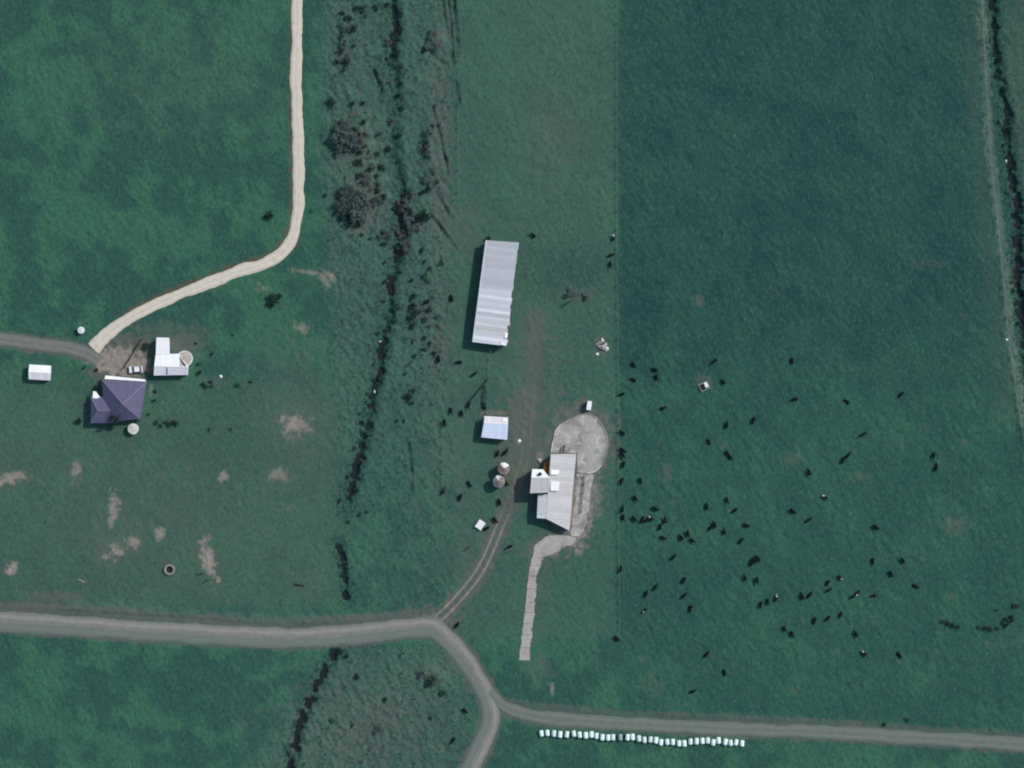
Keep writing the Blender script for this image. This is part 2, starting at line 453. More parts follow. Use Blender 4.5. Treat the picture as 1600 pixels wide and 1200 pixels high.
# ditches -----------------------------------------------------------
DITCH = []
bankw = np.zeros_like(H)
def ditch(pts, half, depth, wob=0.3, bank=0.0, water=True, prof_d=None):
    """carve a channel; half width in metres"""
    global H, mud, rank
    path = smooth_path(px_path(pts), 0.8)
    D, T = dist_path(path, 8.0)
    w = half * (1 + wob * (0.55 * nz_c + 0.35 * nz_fine + 0.3 * nz_med))
    prof = 1 - sstep(0.35, 1.15, D / np.maximum(w, 0.2 * half))
    endf = sstep(0, 0.03, T) * (1 - sstep(0.97, 1.0, T))
    vary = np.clip(0.92 + 0.16 * nz_med + 0.12 * nz_c + 0.12 * nz_b2, 0.5, 1.2)
    if prof_d: vary = vary * np.interp(T, [q[0] for q in prof_d], [q[1] for q in prof_d])
    endf = endf * vary
    H = H * (1 - 0.6 * prof) - depth * prof * endf
    if bank: H = H + bank * np.exp(-((D - 2.1 * half) / (0.8 * half)) ** 2)
    rank = np.maximum(rank, 0.8 * (1 - sstep(0.8, 2.4, D / half)))
    if water: bankw[:] = np.maximum(bankw, 1 - sstep(1.0, 3.0, D / half))
    if water: DITCH.append((path, half, depth))
    return D

CREEK = [(616, -60), (614, 0), (617, 30), (618, 55), (612, 75), (612, 95), (617, 115), (619, 140), (617, 170), (615, 205), (616, 240), (622, 275), (628, 305), (624, 330), (625, 360),
         (627, 385), (621, 405), (612, 428), (609, 455), (608, 480), (602, 515), (596, 545), (592, 575), (585, 605), (580, 630), (574, 660), (566, 690), (560, 715), (553, 745), (546, 770), (540, 788), (537, 800)]
ditch(CREEK, 1.2, 1.45, 0.55, 0.12, prof_d=[(0, .9), (.12, 1), (.2, .7), (.24, .25), (.36, .3), (.40, .8), (.55, .9), (.62, .6), (.72, .95), (.80, .75), (.92, 1), (1, .9)])
ditch([(530, 848), (531, 868), (535, 885), (539, 905), (541, 925), (542, 940)], 0.95, 1.2, 0.7, 0.05)
ditch([(527, 1008), (518, 1030), (505, 1052), (494, 1075), (484, 1092), (475, 1115), (466, 1140), (460, 1170), (452, 1200), (446, 1260)], 1.05, 1.3, 0.65, 0.08)
RCREEK = [(1544, -60), (1549, 0), (1552, 40), (1554, 75), (1558, 105), (1562, 130), (1566, 155), (1572, 175), (1571, 200), (1575, 225), (1577, 260), (1582, 285), (1587, 310), (1589, 345), (1590, 380),
          (1590, 420), (1590, 450), (1594, 490), (1600, 530), (1606, 590), (1612, 680), (1620, 800), (1625, 1000)]
ditch(RCREEK, 1.15, 1.5, 0.65, 0.15, prof_d=[(0, .9), (.12, .7), (.2, .6), (.3, 1), (1, 1)])
ditch([(583, 108), (590, 125), (596, 143)], 0.5, 0.8, 0.2)
# shallow drains and ruts by the old race
for pts in [[(689, -20), (694, 20), (700, 55), (704, 95)], [(698, -20), (702, 20), (706, 60), (708, 100)], [(706, -20), (711, 25), (714, 60), (715, 90)], [(675, 165), (683, 200), (690, 228), (697, 255), (700, 275)],
            [(672, 335), (683, 350), (700, 372), (712, 390)], [(680, 300), (692, 318), (700, 335)], [(637, 690), (641, 720), (643, 745), (641, 770)], [(714, 128), (715, 145), (716, 160)]]:
    ditch(pts, 0.42, 0.60, 0.4, 0.06, water=False)
for pts in [[(-40, 952), (100, 955), (180, 960), (300, 967), (420, 977), (520, 975), (640, 966)], [(1180, 1150), (1260, 1156), (1340, 1160), (1420, 1166), (1500, 1170), (1640, 1176)],
            [(760, 1075), (780, 1092), (802, 1100), (860, 1112), (960, 1120), (1080, 1124), (1200, 1128)], [(672, 992), (700, 1020), (716, 1045), (740, 1075), (750, 1100)]]:
    ditch(pts, 0.30, 0.26, 0.4, 0.05, water=False)
# mounds and hollows
mound(685, 62, 13, 17, 0.9); mound(672, 84, 7, 6, -0.8); mound(690, 98, 9, 4, -0.7, 30)
mound(680, 1055, 26, 12, 0.7, 30); mound(668, 1066, 12, 5, -0.6, 35); mound(690, 1085, 10, 5, -0.7, 20); mound(640, 1045, 14, 6, -0.3, -20)
mound(550, 315, 26, 34, 0.5); mound(540, 212, 20, 22, 0.4); mound(672, 260, 9, 50, 0.5)
strip(pale, [(1534, -30), (1536, 40), (1541, 130), (1546, 220), (1556, 300), (1563, 360), (1570, 420), (1577, 500), (1587, 580), (1600, 660)], 9, .75)
strip(dry, [(1525, -30), (1532, 150), (1545, 300), (1560, 450), (1580, 640)], 22, .5)
blob(dry, 1592, 120, 26, 180, .8); blob(dry, 880, 200, 90, 220, .35, soft=.9); blob(dry, 280, 120, 150, 90, .35, soft=.9)
blob(dry, 700, 900, 60, 80, .3, soft=.9)

# roads: flatten the ground under them and tint the verges ----------------
R_WHITE = [(462, -60), (464, 0), (464, 60), (463, 130), (465, 200), (467, 260), (467, 310), (464, 345), (455, 375), (438, 397), (410, 413), (370, 425), (330, 440), (290, 456), (250, 473), (215, 490), (190, 505), (168, 522), (146, 545)]
R_GREY = [(-60, 526), (0, 530), (50, 537), (100, 543), (135, 552), (155, 564)]
R_MAIN = [(-60, 968), (0, 971), (100, 977), (200, 984), (300, 990), (400, 995), (450, 997), (520, 994), (590, 987), (640, 981), (675, 981), (700, 1000), (722, 1025), (742, 1055), (758, 1083), (766, 1110), (764, 1138), (752, 1165), (738, 1195), (715, 1245), (690, 1300)]
R_EAST = [(752, 1070), (772, 1092), (795, 1108), (830, 1118), (900, 1126), (1000, 1132), (1100, 1137), (1200, 1141), (1300, 1145), (1400, 1151), (1500, 1157), (1600, 1164), (1680, 1171)]
R_TRACK = [(678, 972), (700, 952), (725, 925), (748, 895), (765, 862), (780, 825), (793, 795), (806, 765), (815, 735), (822, 700), (826, 660), (828, 620), (832, 560), (836, 500)]
ROADPATH = {k: smooth_path(px_path(v), 0.7) for k, v in dict(white=R_WHITE, grey=R_GREY, main=R_MAIN, east=R_EAST).items()}
HALF = dict(white=9.5, grey=12.5, main=17.0, east=11.5)
for k, pth in ROADPATH.items():
    D, T = dist_path(pth, 10.0)
    h = HALF[k] / S
    f = 1 - sstep(h + 0.1, h + 1.0, D)
    H = H * (1 - f) - 0.07 * f
    if k == 'white':
        west = np.where(PY < 380, PX < 466, PY < 440 - (PX - 330) * 0.36)
        side = (1 - sstep(h - 0.1, h + 1.15, D + 0.25 * nz_c)) * west * (0.35 + 0.65 * sstep(130, 300, PY))
        brown = np.maximum(brown, side)
    else:
        mud = np.maximum(mud, 0.75 * (1 - sstep(h - 0.2, h + (1.2 if k != 'grey' else 0.8), D + 0.2 * nz_c)))
strip(mud, [(-40, 948), (60, 949), (180, 957), (300, 966), (420, 974), (560, 968), (650, 960)], 9, .75)
strip(pale, [(120, 943), (250, 952), (380, 962), (500, 965), (600, 960)], 7, .5)
strip(mud, [(800, 1098), (900, 1108), (1000, 1116), (1200, 1124), (1400, 1136), (1600, 1150)], 7, .55)
# two wheel track and the trodden ground by the sheds
strip(mud, R_TRACK[:9], 15, .95); strip(mud, R_TRACK[7:], 24, .6)
blob(dirt, 676, 972, 22, 12, .6, 20, soft=.8); blob(mud, 680, 968, 40, 22, .9, soft=.7); blob(mud, 815, 690, 32, 90, .9, 4, soft=.6); blob(mud, 800, 480, 24, 60, .35, soft=.8); blob(mud, 775, 646, 26, 7, .7); blob(dirt, 775, 645, 20, 4, .4)
tp = smooth_path(px_path(R_TRACK[:9]), 0.7)
D, T = dist_path(tp, 6.0)
rut = np.exp(-((D - 0.85) / 0.36) ** 2) * sstep(0, 0.05, T)
H -= 0.05 * rut
dirt = np.maximum(dirt, 0.80 * rut * (1 - 0.75 * sstep(0.55, 0.9, T)))
D, T = dist_path(smooth_path(px_path(R_TRACK[7:]), 0.7), 6.0)
dirt = np.maximum(dirt, (0.42 - 0.22 * T) * np.exp(-((D - 0.85) / 0.45) ** 2) * (1 - sstep(0.8, 1.0, T)))
# farmyard earth near the purple-roofed house
blob(dirt, 188, 565, 44, 22, 1.0, 8, soft=.4); blob(dirt, 210, 562, 28, 14, .6); blob(mud, 200, 545, 60, 26, .85); blob(mud, 250, 525, 60, 30, .5); blob(mud, 160, 580, 26, 18, .7)
blob(mud, 288, 535, 34, 18, .75); blob(dirt, 236, 610, 4, 14, .5); blob(dirt, 233, 575, 5, 22, .4); blob(mud, 205, 570, 36, 26, .7); blob(mud, 330, 598, 30, 14, .4)
blob(dirt, 283, 601, 10, 4, .35)
# round the milking shed
blob(dirt, 905, 690, 52, 56, .35, soft=.3); blob(mud, 905, 690, 62, 66, .75, soft=.35); blob(dirt, 908, 790, 20, 70, .75, 6); blob(dirt, 920, 768, 24, 50, .5); blob(mud, 900, 800, 32, 70, .8, 6)
blob(dirt, 866, 850, 34, 16, .55, -28, soft=.4); blob(mud, 850, 860, 36, 30, .6); blob(mud, 836, 930, 30, 110, .35, 6); blob(dirt, 845, 715, 8, 14, .5)
blob(dirt, 942, 541, 8, 12, .35); blob(mud, 937, 545, 18, 20, .5); blob(mud, 832, 700, 40, 60, .6, soft=.6); blob(mud, 843, 1045, 34, 34, .4, soft=.7)
blob(mud, 786, 735, 26, 40, .55, soft=.5); blob(mud, 1100, 596, 16, 16, .5); blob(mud, 770, 560, 40, 16, .3)
# floors of buildings and yards stay flat
def flat(px, py, rx, ry, z=-0.03):
    global H
    r = np.maximum(np.abs(PX - px) / rx, np.abs(PY - py) / ry)
    f = 1 - sstep(1.0, 1.12, r)
    H = H * (1 - f) + z * f
for a in [(774, 458, 44, 90), (773, 668, 24, 24), (865, 765, 46, 66), (908, 695, 52, 60), (908, 790, 16, 80), (866, 850, 32, 24), (835, 945, 26, 96), (188, 628, 54, 46), (270, 560, 42, 38), (64, 581, 24, 18)]:
    flat(*a)

# fade the relief to nothing at the rim of the fine part and write the sheet
edge = np.minimum(np.minimum(GX - xf[0], xf[-1] - GX), np.minimum(GY - yf[0], yf[-1] - GY))
H *= sstep(0, 5, edge)
E = len(ext)
def full(a, fill=None):
    o = np.pad(a, ((E, E), (E, E)), mode='edge')
    return o
Hf = np.zeros((len(ys), len(xs))); Hf[E:-E, E:-E] = H
XX, YY = np.meshgrid(xs, ys)
co = np.stack([XX, YY, Hf], -1).reshape(-1, 3).astype(np.float32)
ny, nx = Hf.shape
idx = np.arange(ny * nx).reshape(ny, nx)
quads = np.stack([idx[:-1, :-1], idx[:-1, 1:], idx[1:, 1:], idx[1:, :-1]], -1).reshape(-1, 4).astype(np.int32)
me = bpy.data.meshes.new('ground')
me.vertices.add(len(co)); me.vertices.foreach_set('co', co.ravel())
me.loops.add(quads.size); me.loops.foreach_set('vertex_index', quads.ravel())
me.polygons.add(len(quads)); me.polygons.foreach_set('loop_start', np.arange(0, quads.size, 4, dtype=np.int32))
me.update(calc_edges=True)
me.polygons.foreach_set('use_smooth', np.ones(len(quads), bool))
def put(name, r, g, b):
    a = me.color_attributes.new(name, 'FLOAT_COLOR', 'POINT')
    d = np.ones((ny * nx, 4), np.float32)
    for k, c in enumerate((r, g, b)): d[:, k] = np.clip(full(c), 0, 1).ravel()
    a.data.foreach_set('color', d.ravel())
put('soil', dirt, mud, dry)
put('sward', lush, np.clip(east, 0, 1), rank)
put('field', gully, centre, pale)
put('plots', southwest, below, brown)
GROUND_ME = me

def zat(x, y):
    i = int(round((x - xf[0]) / GS)); j = int(round((y - yf[0]) / GS))
    if 0 <= i < NX and 0 <= j < NY: return float(H[j, i])
    return 0.0

def ground_mat():
    m, nt, b = new_mat('pasture'); n = N(nt)
    p = n.position()
    soil = n.sep(n.attr('soil')); sw = n.sep(n.attr('sward')); fl = n.sep(n.attr('field')); pl = n.sep(n.attr('plots'))
    g_mid = col(0.033, 0.105, 0.070); g_lush = col(0.046, 0.143, 0.080); g_dull = col(0.026, 0.080, 0.064)
    st = n.mapping(p, rot=(0, 0, math.radians(-32)), scale=(1.0, 0.45, 1.0))
    n1 = n.noise(st, 0.55, 6.0, 0.65)
    n2 = n.noise(p, 0.09, 5.0, 0.6)
    n3 = n.noise(st, 2.2, 3.0, 0.6)
    c = n.mix(n.ramp(n.math('ADD', sw[0], n.math('MULTIPLY', n.math('SUBTRACT', n1, 0.5), 0.9)), 0.15, 0.95), g_dull, g_lush)
    c = n.mix(0.35, c, g_mid)
    # the herd's field is bluer and darker
    ef = n.math('ADD', n.math('MULTIPLY', n.math('SUBTRACT', n2, 0.5), 0.9), n.math('MULTIPLY', n.math('SUBTRACT', sw[0], 0.5), 0.22))
    e_hi = n.mix(n.ramp(ef, -0.22, 0.25), col(0.0165, 0.060, 0.056), col(0.025, 0.078, 0.063))
    e_lo = n.mix(n.ramp(ef, -0.25, 0.22), col(0.0235, 0.082, 0.064), col(0.033, 0.104, 0.072))
    e = n.mix(pl[1], e_hi, e_lo)
    c = n.mix(n.math('MULTIPLY', sw[1], 0.88), c, e)
    # grazed centre paddock is greyer
    c = n.mix(n.math('MULTIPLY', fl[1], 0.62), c, col(0.063, 0.122, 0.090))
    c = n.mix(n.math('MULTIPLY', pl[0], 0.62), c, col(0.066, 0.118, 0.084))
    c = n.mix(n.math('MULTIPLY', fl[0], 0.68), c, col(0.066, 0.118, 0.099))
    c = n.mix(n.math('MULTIPLY', soil[2], 0.6), c, col(0.078, 0.115, 0.082))
    # rank, darker growth
    c = n.mix(n.math('MULTIPLY', sw[2], 0.75), c, col(0.026, 0.072, 0.058))
    # tone flecks
    c = n.mix(n.math('MULTIPLY', n.ramp(n3, 0.5, 0.72), 0.55), c, col(0.070, 0.145, 0.105))
    c = n.mix(n.math('MULTIPLY', n.ramp(n3, 0.5, 0.30), 0.58), c, col(0.018, 0.060, 0.050))
    # pale dead grass
    c = n.mix(n.math('MULTIPLY', n.ramp(n.math('ADD', fl[2], n.math('MULTIPLY', n.math('SUBTRACT', n1, 0.5), 0.8)), 0.25, 0.9), 0.8), c, col(0.110, 0.165, 0.125))
    # trodden mud, brown grey
    fm = n.ramp(n.math('ADD', n.math('MULTIPLY', soil[1], 1.25), n.math('MULTIPLY', n.math('SUBTRACT', n1, 0.5), 0.55)), 0.2, 0.95)
    c = n.mix(n.math('MULTIPLY', fm, 0.80), c, n.mix(n.ramp(n2, 0.35, 0.65), col(0.090, 0.112, 0.092), col(0.118, 0.118, 0.100)))
    c = n.mix(n.math('MULTIPLY', pl[2], 0.85), c, col(0.115, 0.088, 0.056))
    # bare earth
    fd = n.ramp(n.math('ADD', soil[0], n.math('MULTIPLY', n.math('SUBTRACT', n1, 0.5), 0.5)), 0.15, 0.95)
    fd = n.math('MULTIPLY', fd, 0.92)
    c = n.mix(fd, c, n.mix(n.ramp(n3, 0.3, 0.7), col(0.225, 0.195, 0.163), col(0.320, 0.275, 0.232)))
    n.link(c, b.inputs['Base Color'])
    b.inputs['Roughness'].default_value = 0.95
    b.inputs['Specular IOR Level'].default_value = 0.08
    n.bump(n.noise(p, 5.0, 3.0, 0.6), 0.05, 0.5, b)
    return m
GROUND_ME.materials.append(ground_mat())
ground = tag(link(bpy.data.objects.new('ground', GROUND_ME)), 'wide green pasture with mottled, grazed and muddy patches', kind='structure')

# water in the ditches
def water_mat():
    m, nt, b = new_mat('dark_ditch_water'); n = N(nt)
    f = n.noise(n.position(), 0.8, 4.0, 0.6)
    n.link(n.mix(f, col(0.010, 0.013, 0.013), col(0.020, 0.026, 0.024)), b.inputs['Base Color'])
    b.inputs['Roughness'].default_value = 0.15
    b.inputs['Specular IOR Level'].default_value = 0.35
    return m
M['water'] = water_mat()
WL = ['long creek winding down the rough gully', 'short pool of ditch water above the gravel road', 'narrow creek running away below the gravel road', 'creek along the right edge beyond the herd', 'small pool beside the gully creek']
for i, (path, half, depth) in enumerate(DITCH):
    vs_ = []; fs_ = []
    for k, p in enumerate(path):
        a = path[max(k - 1, 0)]; b = path[min(k + 1, len(path) - 1)]
        d = (b - a) / (np.linalg.norm(b - a) + 1e-9); nrm = np.array([-d[1], d[0]])
        for s_ in (-1, 1):
            q = p + nrm * s_ * half * 1.3
            vs_.append((q[0], q[1], -depth * 0.72))
        if k: fs_.append((2 * k - 2, 2 * k - 1, 2 * k + 1, 2 * k))
    o = mesh_obj('water', vs_, [f[::-1] for f in fs_], M['water'])
    tag(o, WL[i], kind='structure')

# ------------------------------------------------------------------ roads
def road_mat(name, a, b_, track, edge_c, track_pos=0.36, track_w=0.16, track_amt=0.6, side_c=None):
    m, nt, b = new_mat(name); n = N(nt)
    p = n.position(); uv = n.coords('UV')
    s = n.node('ShaderNodeSeparateXYZ'); n.link(uv, s.inputs[0])
    f = n.noise(p, 0.7, 6.0, 0.65); g = n.noise(p, 5.0, 3.0, 0.6)
    lng = n.noise(n.mapping(uv, scale=(14, 0.12, 1)), 1.0, 4.0, 0.6)
    c = n.mix(n.ramp(f, 0.3, 0.7), a, b_)
    wob = n.math('MULTIPLY', n.math('SUBTRACT', n.noise(p, 0.25, 3.0, 0.5), 0.5), 0.25)
    u = n.math('ADD', s.outputs[0], wob)                      # -1 .. 1 across
    au = n.math('ABSOLUTE', u)
    t = n.ramp(n.math('ABSOLUTE', n.math('SUBTRACT', au, track_pos)), track_w, 0.02)
    c = n.mix(n.math('MULTIPLY', t, track_amt), c, track)
    if side_c is not None:                                    # one side grassed over
        c = n.mix(n.math('MULTIPLY', n.ramp(u, -0.05, 0.25), 0.75), c, side_c)
    c = n.mix(n.math('MULTIPLY', n.ramp(lng, 0.5, 0.75), 0.35), c, edge_c)
    ef = n.ramp(n.math('ADD', n.math('ABSOLUTE', s.outputs[0]), n.math('MULTIPLY', n.math('SUBTRACT', f, 0.5), 0.7)), 0.72, 1.05)
    c = n.mix(n.math('MULTIPLY', ef, 0.8), c, edge_c)
    c = n.mix(n.math('MULTIPLY', n.ramp(g, 0.5, 0.8), 0.25), c, tuple(x * 0.6 for x in a[:3]) + (1,))
    n.link(c, b.inputs['Base Color'])
    b.inputs['Roughness'].default_value = 0.95
    b.inputs['Specular IOR Level'].default_value = 0.1
    n.bump(g, 0.03, 0.6, b)
    return m
M['road_white'] = road_mat('cream_gravel', col(0.52, 0.465, 0.370), col(0.63, 0.565, 0.455), col(0.70, 0.635, 0.525), col(0.36, 0.33, 0.255), track_amt=0.6)
M['road_grey'] = road_mat('grey_gravel', col(0.14, 0.15, 0.135), col(0.18, 0.185, 0.168), col(0.22, 0.215, 0.195), col(0.075, 0.115, 0.09))
M['road_main'] = road_mat('worn_gravel', col(0.170, 0.178, 0.154), col(0.22, 0.222, 0.193), col(0.325, 0.305, 0.268), col(0.085, 0.125, 0.098), 0.45, 0.3, 0.5, side_c=col(0.128, 0.160, 0.138))
M['road_east'] = road_mat('grassy_gravel', col(0.125, 0.155, 0.125), col(0.160, 0.180, 0.150), col(0.215, 0.208, 0.178), col(0.060, 0.12, 0.085), 0.4, 0.2, 0.55)

def road(name, path, half_fn, z, mat, label, seed):
    r = np.random.default_rng(seed)
    L = len(path); n_ac = 8
    e1 = np.convolve(r.standard_normal(L + 8), np.ones(5) / 5, 'valid')[:L]; e2 = np.convolve(r.standard_normal(L + 8), np.ones(5) / 5, 'valid')[:L]
    vs_, uv_, fs_ = [], [], []
    s_acc = 0
    for k in range(L):
        a = path[max(k - 1, 0)]; b = path[min(k + 1, L - 1)]
        d = (b - a) / (np.linalg.norm(b - a) + 1e-9); nr = np.array([d[1], -d[0]])      # right of travel
        if k: s_acc += np.linalg.norm(path[k] - path[k - 1])
        h = half_fn(k / (L - 1))
        for j in range(n_ac + 1):
            u = -1 + 2 * j / n_ac
            hh = h + 0.30 * (e1[k] if u < 0 else e2[k])
            q = path[k] + nr * u * hh
            zz = z + 0.05 * (1 - u * u) - (0.14 if j in (0, n_ac) else 0.0)
            vs_.append((q[0], q[1], zz)); uv_.append((u, s_acc))
        if k:
            for j in range(n_ac):
                A = (k - 1) * (n_ac + 1) + j; B = k * (n_ac + 1) + j
                fs_.append((A, A + 1, B + 1, B))
    o = mesh_obj(name, vs_, fs_, mat, smooth=True, uvs=uv_)
    return tag(o, label, kind='structure')
road('road', ROADPATH['main'], lambda t: (17.0 if t < 0.62 else 17.0 - 2.0 * min(1, (t - 0.62) / 0.1)) / S, 0.012, M['road_main'], 'main gravel road that bends down past the junction', 3)
road('road', ROADPATH['white'], lambda t: (9.3 + 2.5 * max(0, (t - 0.9) / 0.1)) / S, 0.026, M['road_white'], 'cream gravel drive curving down to the purple roofed house', 4)
road('road', ROADPATH['grey'], lambda t: 11.5 / S, 0.020, M['road_grey'], 'grey gravel lane coming in from the left edge', 5)
road('road', ROADPATH['east'], lambda t: (9 + 2.5 * min(1, t * 8)) / S, 0.005, M['road_east'], 'grassy gravel road running right past the row of bales', 6)

# ------------------------------------------------------------------ concrete yard, apron and race
def clip(poly, ax, v, keep_less):
    out = []
    for i in range(len(poly)):
        a, b = poly[i], poly[(i + 1) % len(poly)]
        ia = (a[ax] <= v) if keep_less else (a[ax] >= v)
        ib = (b[ax] <= v) if keep_less else (b[ax] >= v)
        if ia: out.append(a)
        if ia != ib:
            t = (v - a[ax]) / (b[ax] - a[ax])
            out.append(tuple(a[k] + t * (b[k] - a[k]) for k in range(len(a))))
    return out
def area2(p):
    return 0.5 * sum(p[i][0] * p[(i + 1) % len(p)][1] - p[(i + 1) % len(p)][0] * p[i][1] for i in range(len(p)))
def slab_obj(name, poly, z0, z1, mat, parent):
    if area2(poly) < 0: poly = poly[::-1]
    n = len(poly)
    cx = sum(p[0] for p in poly) / n; cy = sum(p[1] for p in poly) / n
    ins = [(p[0] + (cx - p[0]) * 0.005, p[1] + (cy - p[1]) * 0.005) for p in poly]
    v = [(p[0], p[1], z0) for p in ins] + [(p[0], p[1], z1) for p in ins]
    f = [tuple(range(n - 1, -1, -1)), tuple(range(n, 2 * n))] + [(i, (i + 1) % n, n + (i + 1) % n, n + i) for i in range(n)]
    return mesh_obj(name, v, f, mat, parent)
def slabs(root, poly, cell, mats, rot=0.0, z=0.05):
    ca, sa = math.cos(rot), math.sin(rot)
    R = [(p[0] * ca + p[1] * sa, -p[0] * sa + p[1] * ca) for p in poly]
    x0 = min(p[0] for p in R); x1 = max(p[0] for p in R); y0 = min(p[1] for p in R); y1 = max(p[1] for p in R)
    i = x0
    while i < x1:
        j = y0
        while j < y1:
            q = clip(clip(clip(clip(R, 0, i, False), 0, i + cell, True), 1, j, False), 1, j + cell, True) if True else R
            if len(q) >= 3 and abs(area2(q)) > 0.25:
                q = [(p[0] * ca - p[1] * sa, p[0] * sa + p[1] * ca) for p in q]
                slab_obj('slab', q, -0.15, z + random.uniform(0, 0.025), random.choice(mats), root)
            j += cell
        i += cell

def ragged(pts, amp=1.6, step=6.0, skip=()):
    out = []
    for i in range(len(pts)):
        a, b = pts[i], pts[(i + 1) % len(pts)]; L = math.hypot(b[0] - a[0], b[1] - a[1]); k = max(1, int(L / step))
        for j in range(k):
            q = 0.0 if (i in skip) else amp
            out.append((a[0] + (b[0] - a[0]) * j / k + random.uniform(-q, q), a[1] + (b[1] - a[1]) * j / k + random.uniform(-q, q)))
    return out
yard = empty('concrete_yard', (0, 0, 0)); tag(yard, 'round concrete holding yard wrapped around the milking shed', kind='structure')
oval = [(893, 655), (905, 648), (918, 646), (930, 651), (940, 662), (947, 677), (950, 694), (947, 712), (940, 727), (930, 737), (918, 740), (903, 738), (902, 708), (861, 708), (864, 690), (867, 674), (876, 663)]
oval_conv = [(893, 655), (905, 648), (918, 646), (930, 651), (940, 662), (947, 677), (950, 694), (947, 712), (940, 727), (930, 737), (918, 740), (901.5, 738), (901.5, 706)]
oval_b = [(901.5, 650), (901.5, 707.5), (861, 707.5), (864, 690), (867, 674), (876, 663), (889, 655)]
CM = [M['yard']]
slabs(yard, px_path(ragged(oval_conv, 1.2, skip=(10, 11, 12))), 3.3, CM)
slabs(yard, px_path(oval_b), 3.3, CM)
slabs(yard, px_path(ragged([(902, 741), (926, 741), (922, 780), (915, 822), (906, 838), (892, 838), (893, 826), (901, 760)], 2.2)), 3.3, CM, z=0.045)
slabs(yard, px_path(ragged([(881, 836), (901, 839), (893, 851), (878, 857), (856, 868), (851, 872), (832, 870), (836, 852), (858, 835)], 1.8)), 3.0, [M['race']], rot=-0.45)
# kerb round the yard, in lengths
ring = px_path([(861, 706), (864, 690), (867, 674), (876, 663), (893, 655), (905, 648), (918, 646), (930, 651), (940, 662), (947, 677), (950, 694), (947, 712), (940, 727), (930, 737), (918, 740)])
for i in range(len(ring) - 1):
    a, b = Vector(ring[i] + (0,)), Vector(ring[i + 1] + (0,))
    m = MB(); d = b - a
    m.box(((a.x + b.x) / 2, (a.y + b.y) / 2, 0.12), (d.length - 0.03, 0.20 if i not in (4, 5, 6) else 0.12, 0.30 + 0.004 * i), math.atan2(d.y, d.x))
    m.build('kerb', M['white_pipe'] if i in (0, 2, 12, 13) else M['yard'], yard)
race = empty('concrete_race', (0, 0, 0)); tag(race, 'cracked concrete cattle race of single slabs leading down from the milking shed', kind='structure')
RL = [(831, 871), (828, 884), (825.5, 900), (823.5, 920), (821.5, 940), (819.5, 957), (817.5, 974), (815.5, 992), (813, 1012), (810.5, 1032)]
RR = [(850, 873), (845, 884), (838, 900), (838.5, 920), (836.5, 941), (835.5, 957), (833, 974), (832, 992), (828, 1012), (828, 1032)]
for i in range(len(RL) - 1):
    a, b, c, d = RL[i], RR[i], RR[i + 1], RL[i + 1]
    q = [(a[0] + 0.2, a[1] + 0.25), (b[0], b[1] + 0.25)]
    nn_ = 6
    for k in range(1, nn_):
        t = k / nn_; q.append((b[0] + (c[0] - b[0]) * t + random.uniform(-1.3, 0.8) - (random.random() < 0.2) * 2.2, b[1] + (c[1] - b[1]) * t))
    q += [(c[0], c[1] - 0.25), (d[0] + 0.2, d[1] - 0.25)]
    for k in range(1, 4):
        t = k / 4; q.append((d[0] + (a[0] - d[0]) * t + random.uniform(-0.8, 0.9), d[1] + (a[1] - d[1]) * t))
    slab_obj('slab', px_path(q), -0.15, 0.06 + random.uniform(0, 0.04), M['race'], race)

# ------------------------------------------------------------------ buildings
def V(px, py, z):
    x, y = W(px, py); return Vector((x, y, z))
def roof_face(root, poly, ea, eb, step, mat, thick=0.035, name='roof_sheet', rag=0.0, lift=0.012, odd=None):
    """a roof plane laid in single profiled sheets; ea->eb is the eave direction"""
    u = (Vector(eb) - Vector(ea)).normalized()
    P = [Vector(p) for p in poly]
    nrm = Vector((0, 0, 0))
    for i in range(len(P)):
        a, b = P[i], P[(i + 1) % len(P)]
        nrm += a.cross(b)
    nrm.normalize()
    if nrm.z < 0: nrm = -nrm
    v = nrm.cross(u).normalized(); u = v.cross(nrm).normalized()
    o = P[0]
    Q = [((p - o).dot(u), (p - o).dot(v)) for p in P]
    x0 = min(q[0] for q in Q); x1 = max(q[0] for q in Q)
    n = max(1, round((x1 - x0) / step)); st = (x1 - x0) / n
    for k in range(n):
        q = clip(clip(Q, 0, x0 + k * st, False), 0, x0 + (k + 1) * st, True)
        if len(q) < 3 or abs(area2(q)) < 0.01: continue
        if area2(q) < 0: q = q[::-1]
        l = random.uniform(0, lift)
        vmax = max(t[1] for t in q); vmin = min(t[1] for t in q); r1 = random.uniform(-rag, rag); r0 = random.uniform(-rag, rag) * 0.4
        m = len(q); verts = []; uvs = []
        for h in (0.0, thick):
            for (a, b) in q:
                bb = b
                if rag and abs(b - vmax) < 0.25: bb = b + r1
                elif rag and abs(b - vmin) < 0.25: bb = b + r0
                aa = a + (0.008 if a < x0 + (k + 0.5) * st else -0.004)
                verts.append(o + u * aa + v * bb + nrm * (h + l)); uvs.append((aa, bb))
        f = [tuple(range(m - 1, -1, -1)), tuple(range(m, 2 * m))] + [(i, (i + 1) % m, m + (i + 1) % m, m + i) for i in range(m)]
        mesh_obj(name, verts, f, (odd or {}).get(k, mat), root, uvs=uvs)
def cap(root, a, b, w, mat, name='ridge_cap', h=0.07):
    a, b = Vector(a), Vector(b); d = (b - a)
    side = d.cross(Vector((0, 0, 1))).normalized() * w / 2
    up = Vector((0, 0, h)); e = d.normalized() * 0.02
    vs_ = [a + e + side, a + e + up, a + e - side, b - e + side, b - e + up, b - e - side]
    vs_ = [x + Vector((0, 0, 0.045)) for x in vs_]
    mesh_obj(name, vs_, [(0, 3, 4, 1), (1, 4, 5, 2), (0, 1, 2), (3, 5, 4), (0, 2, 5, 3)], mat, root)
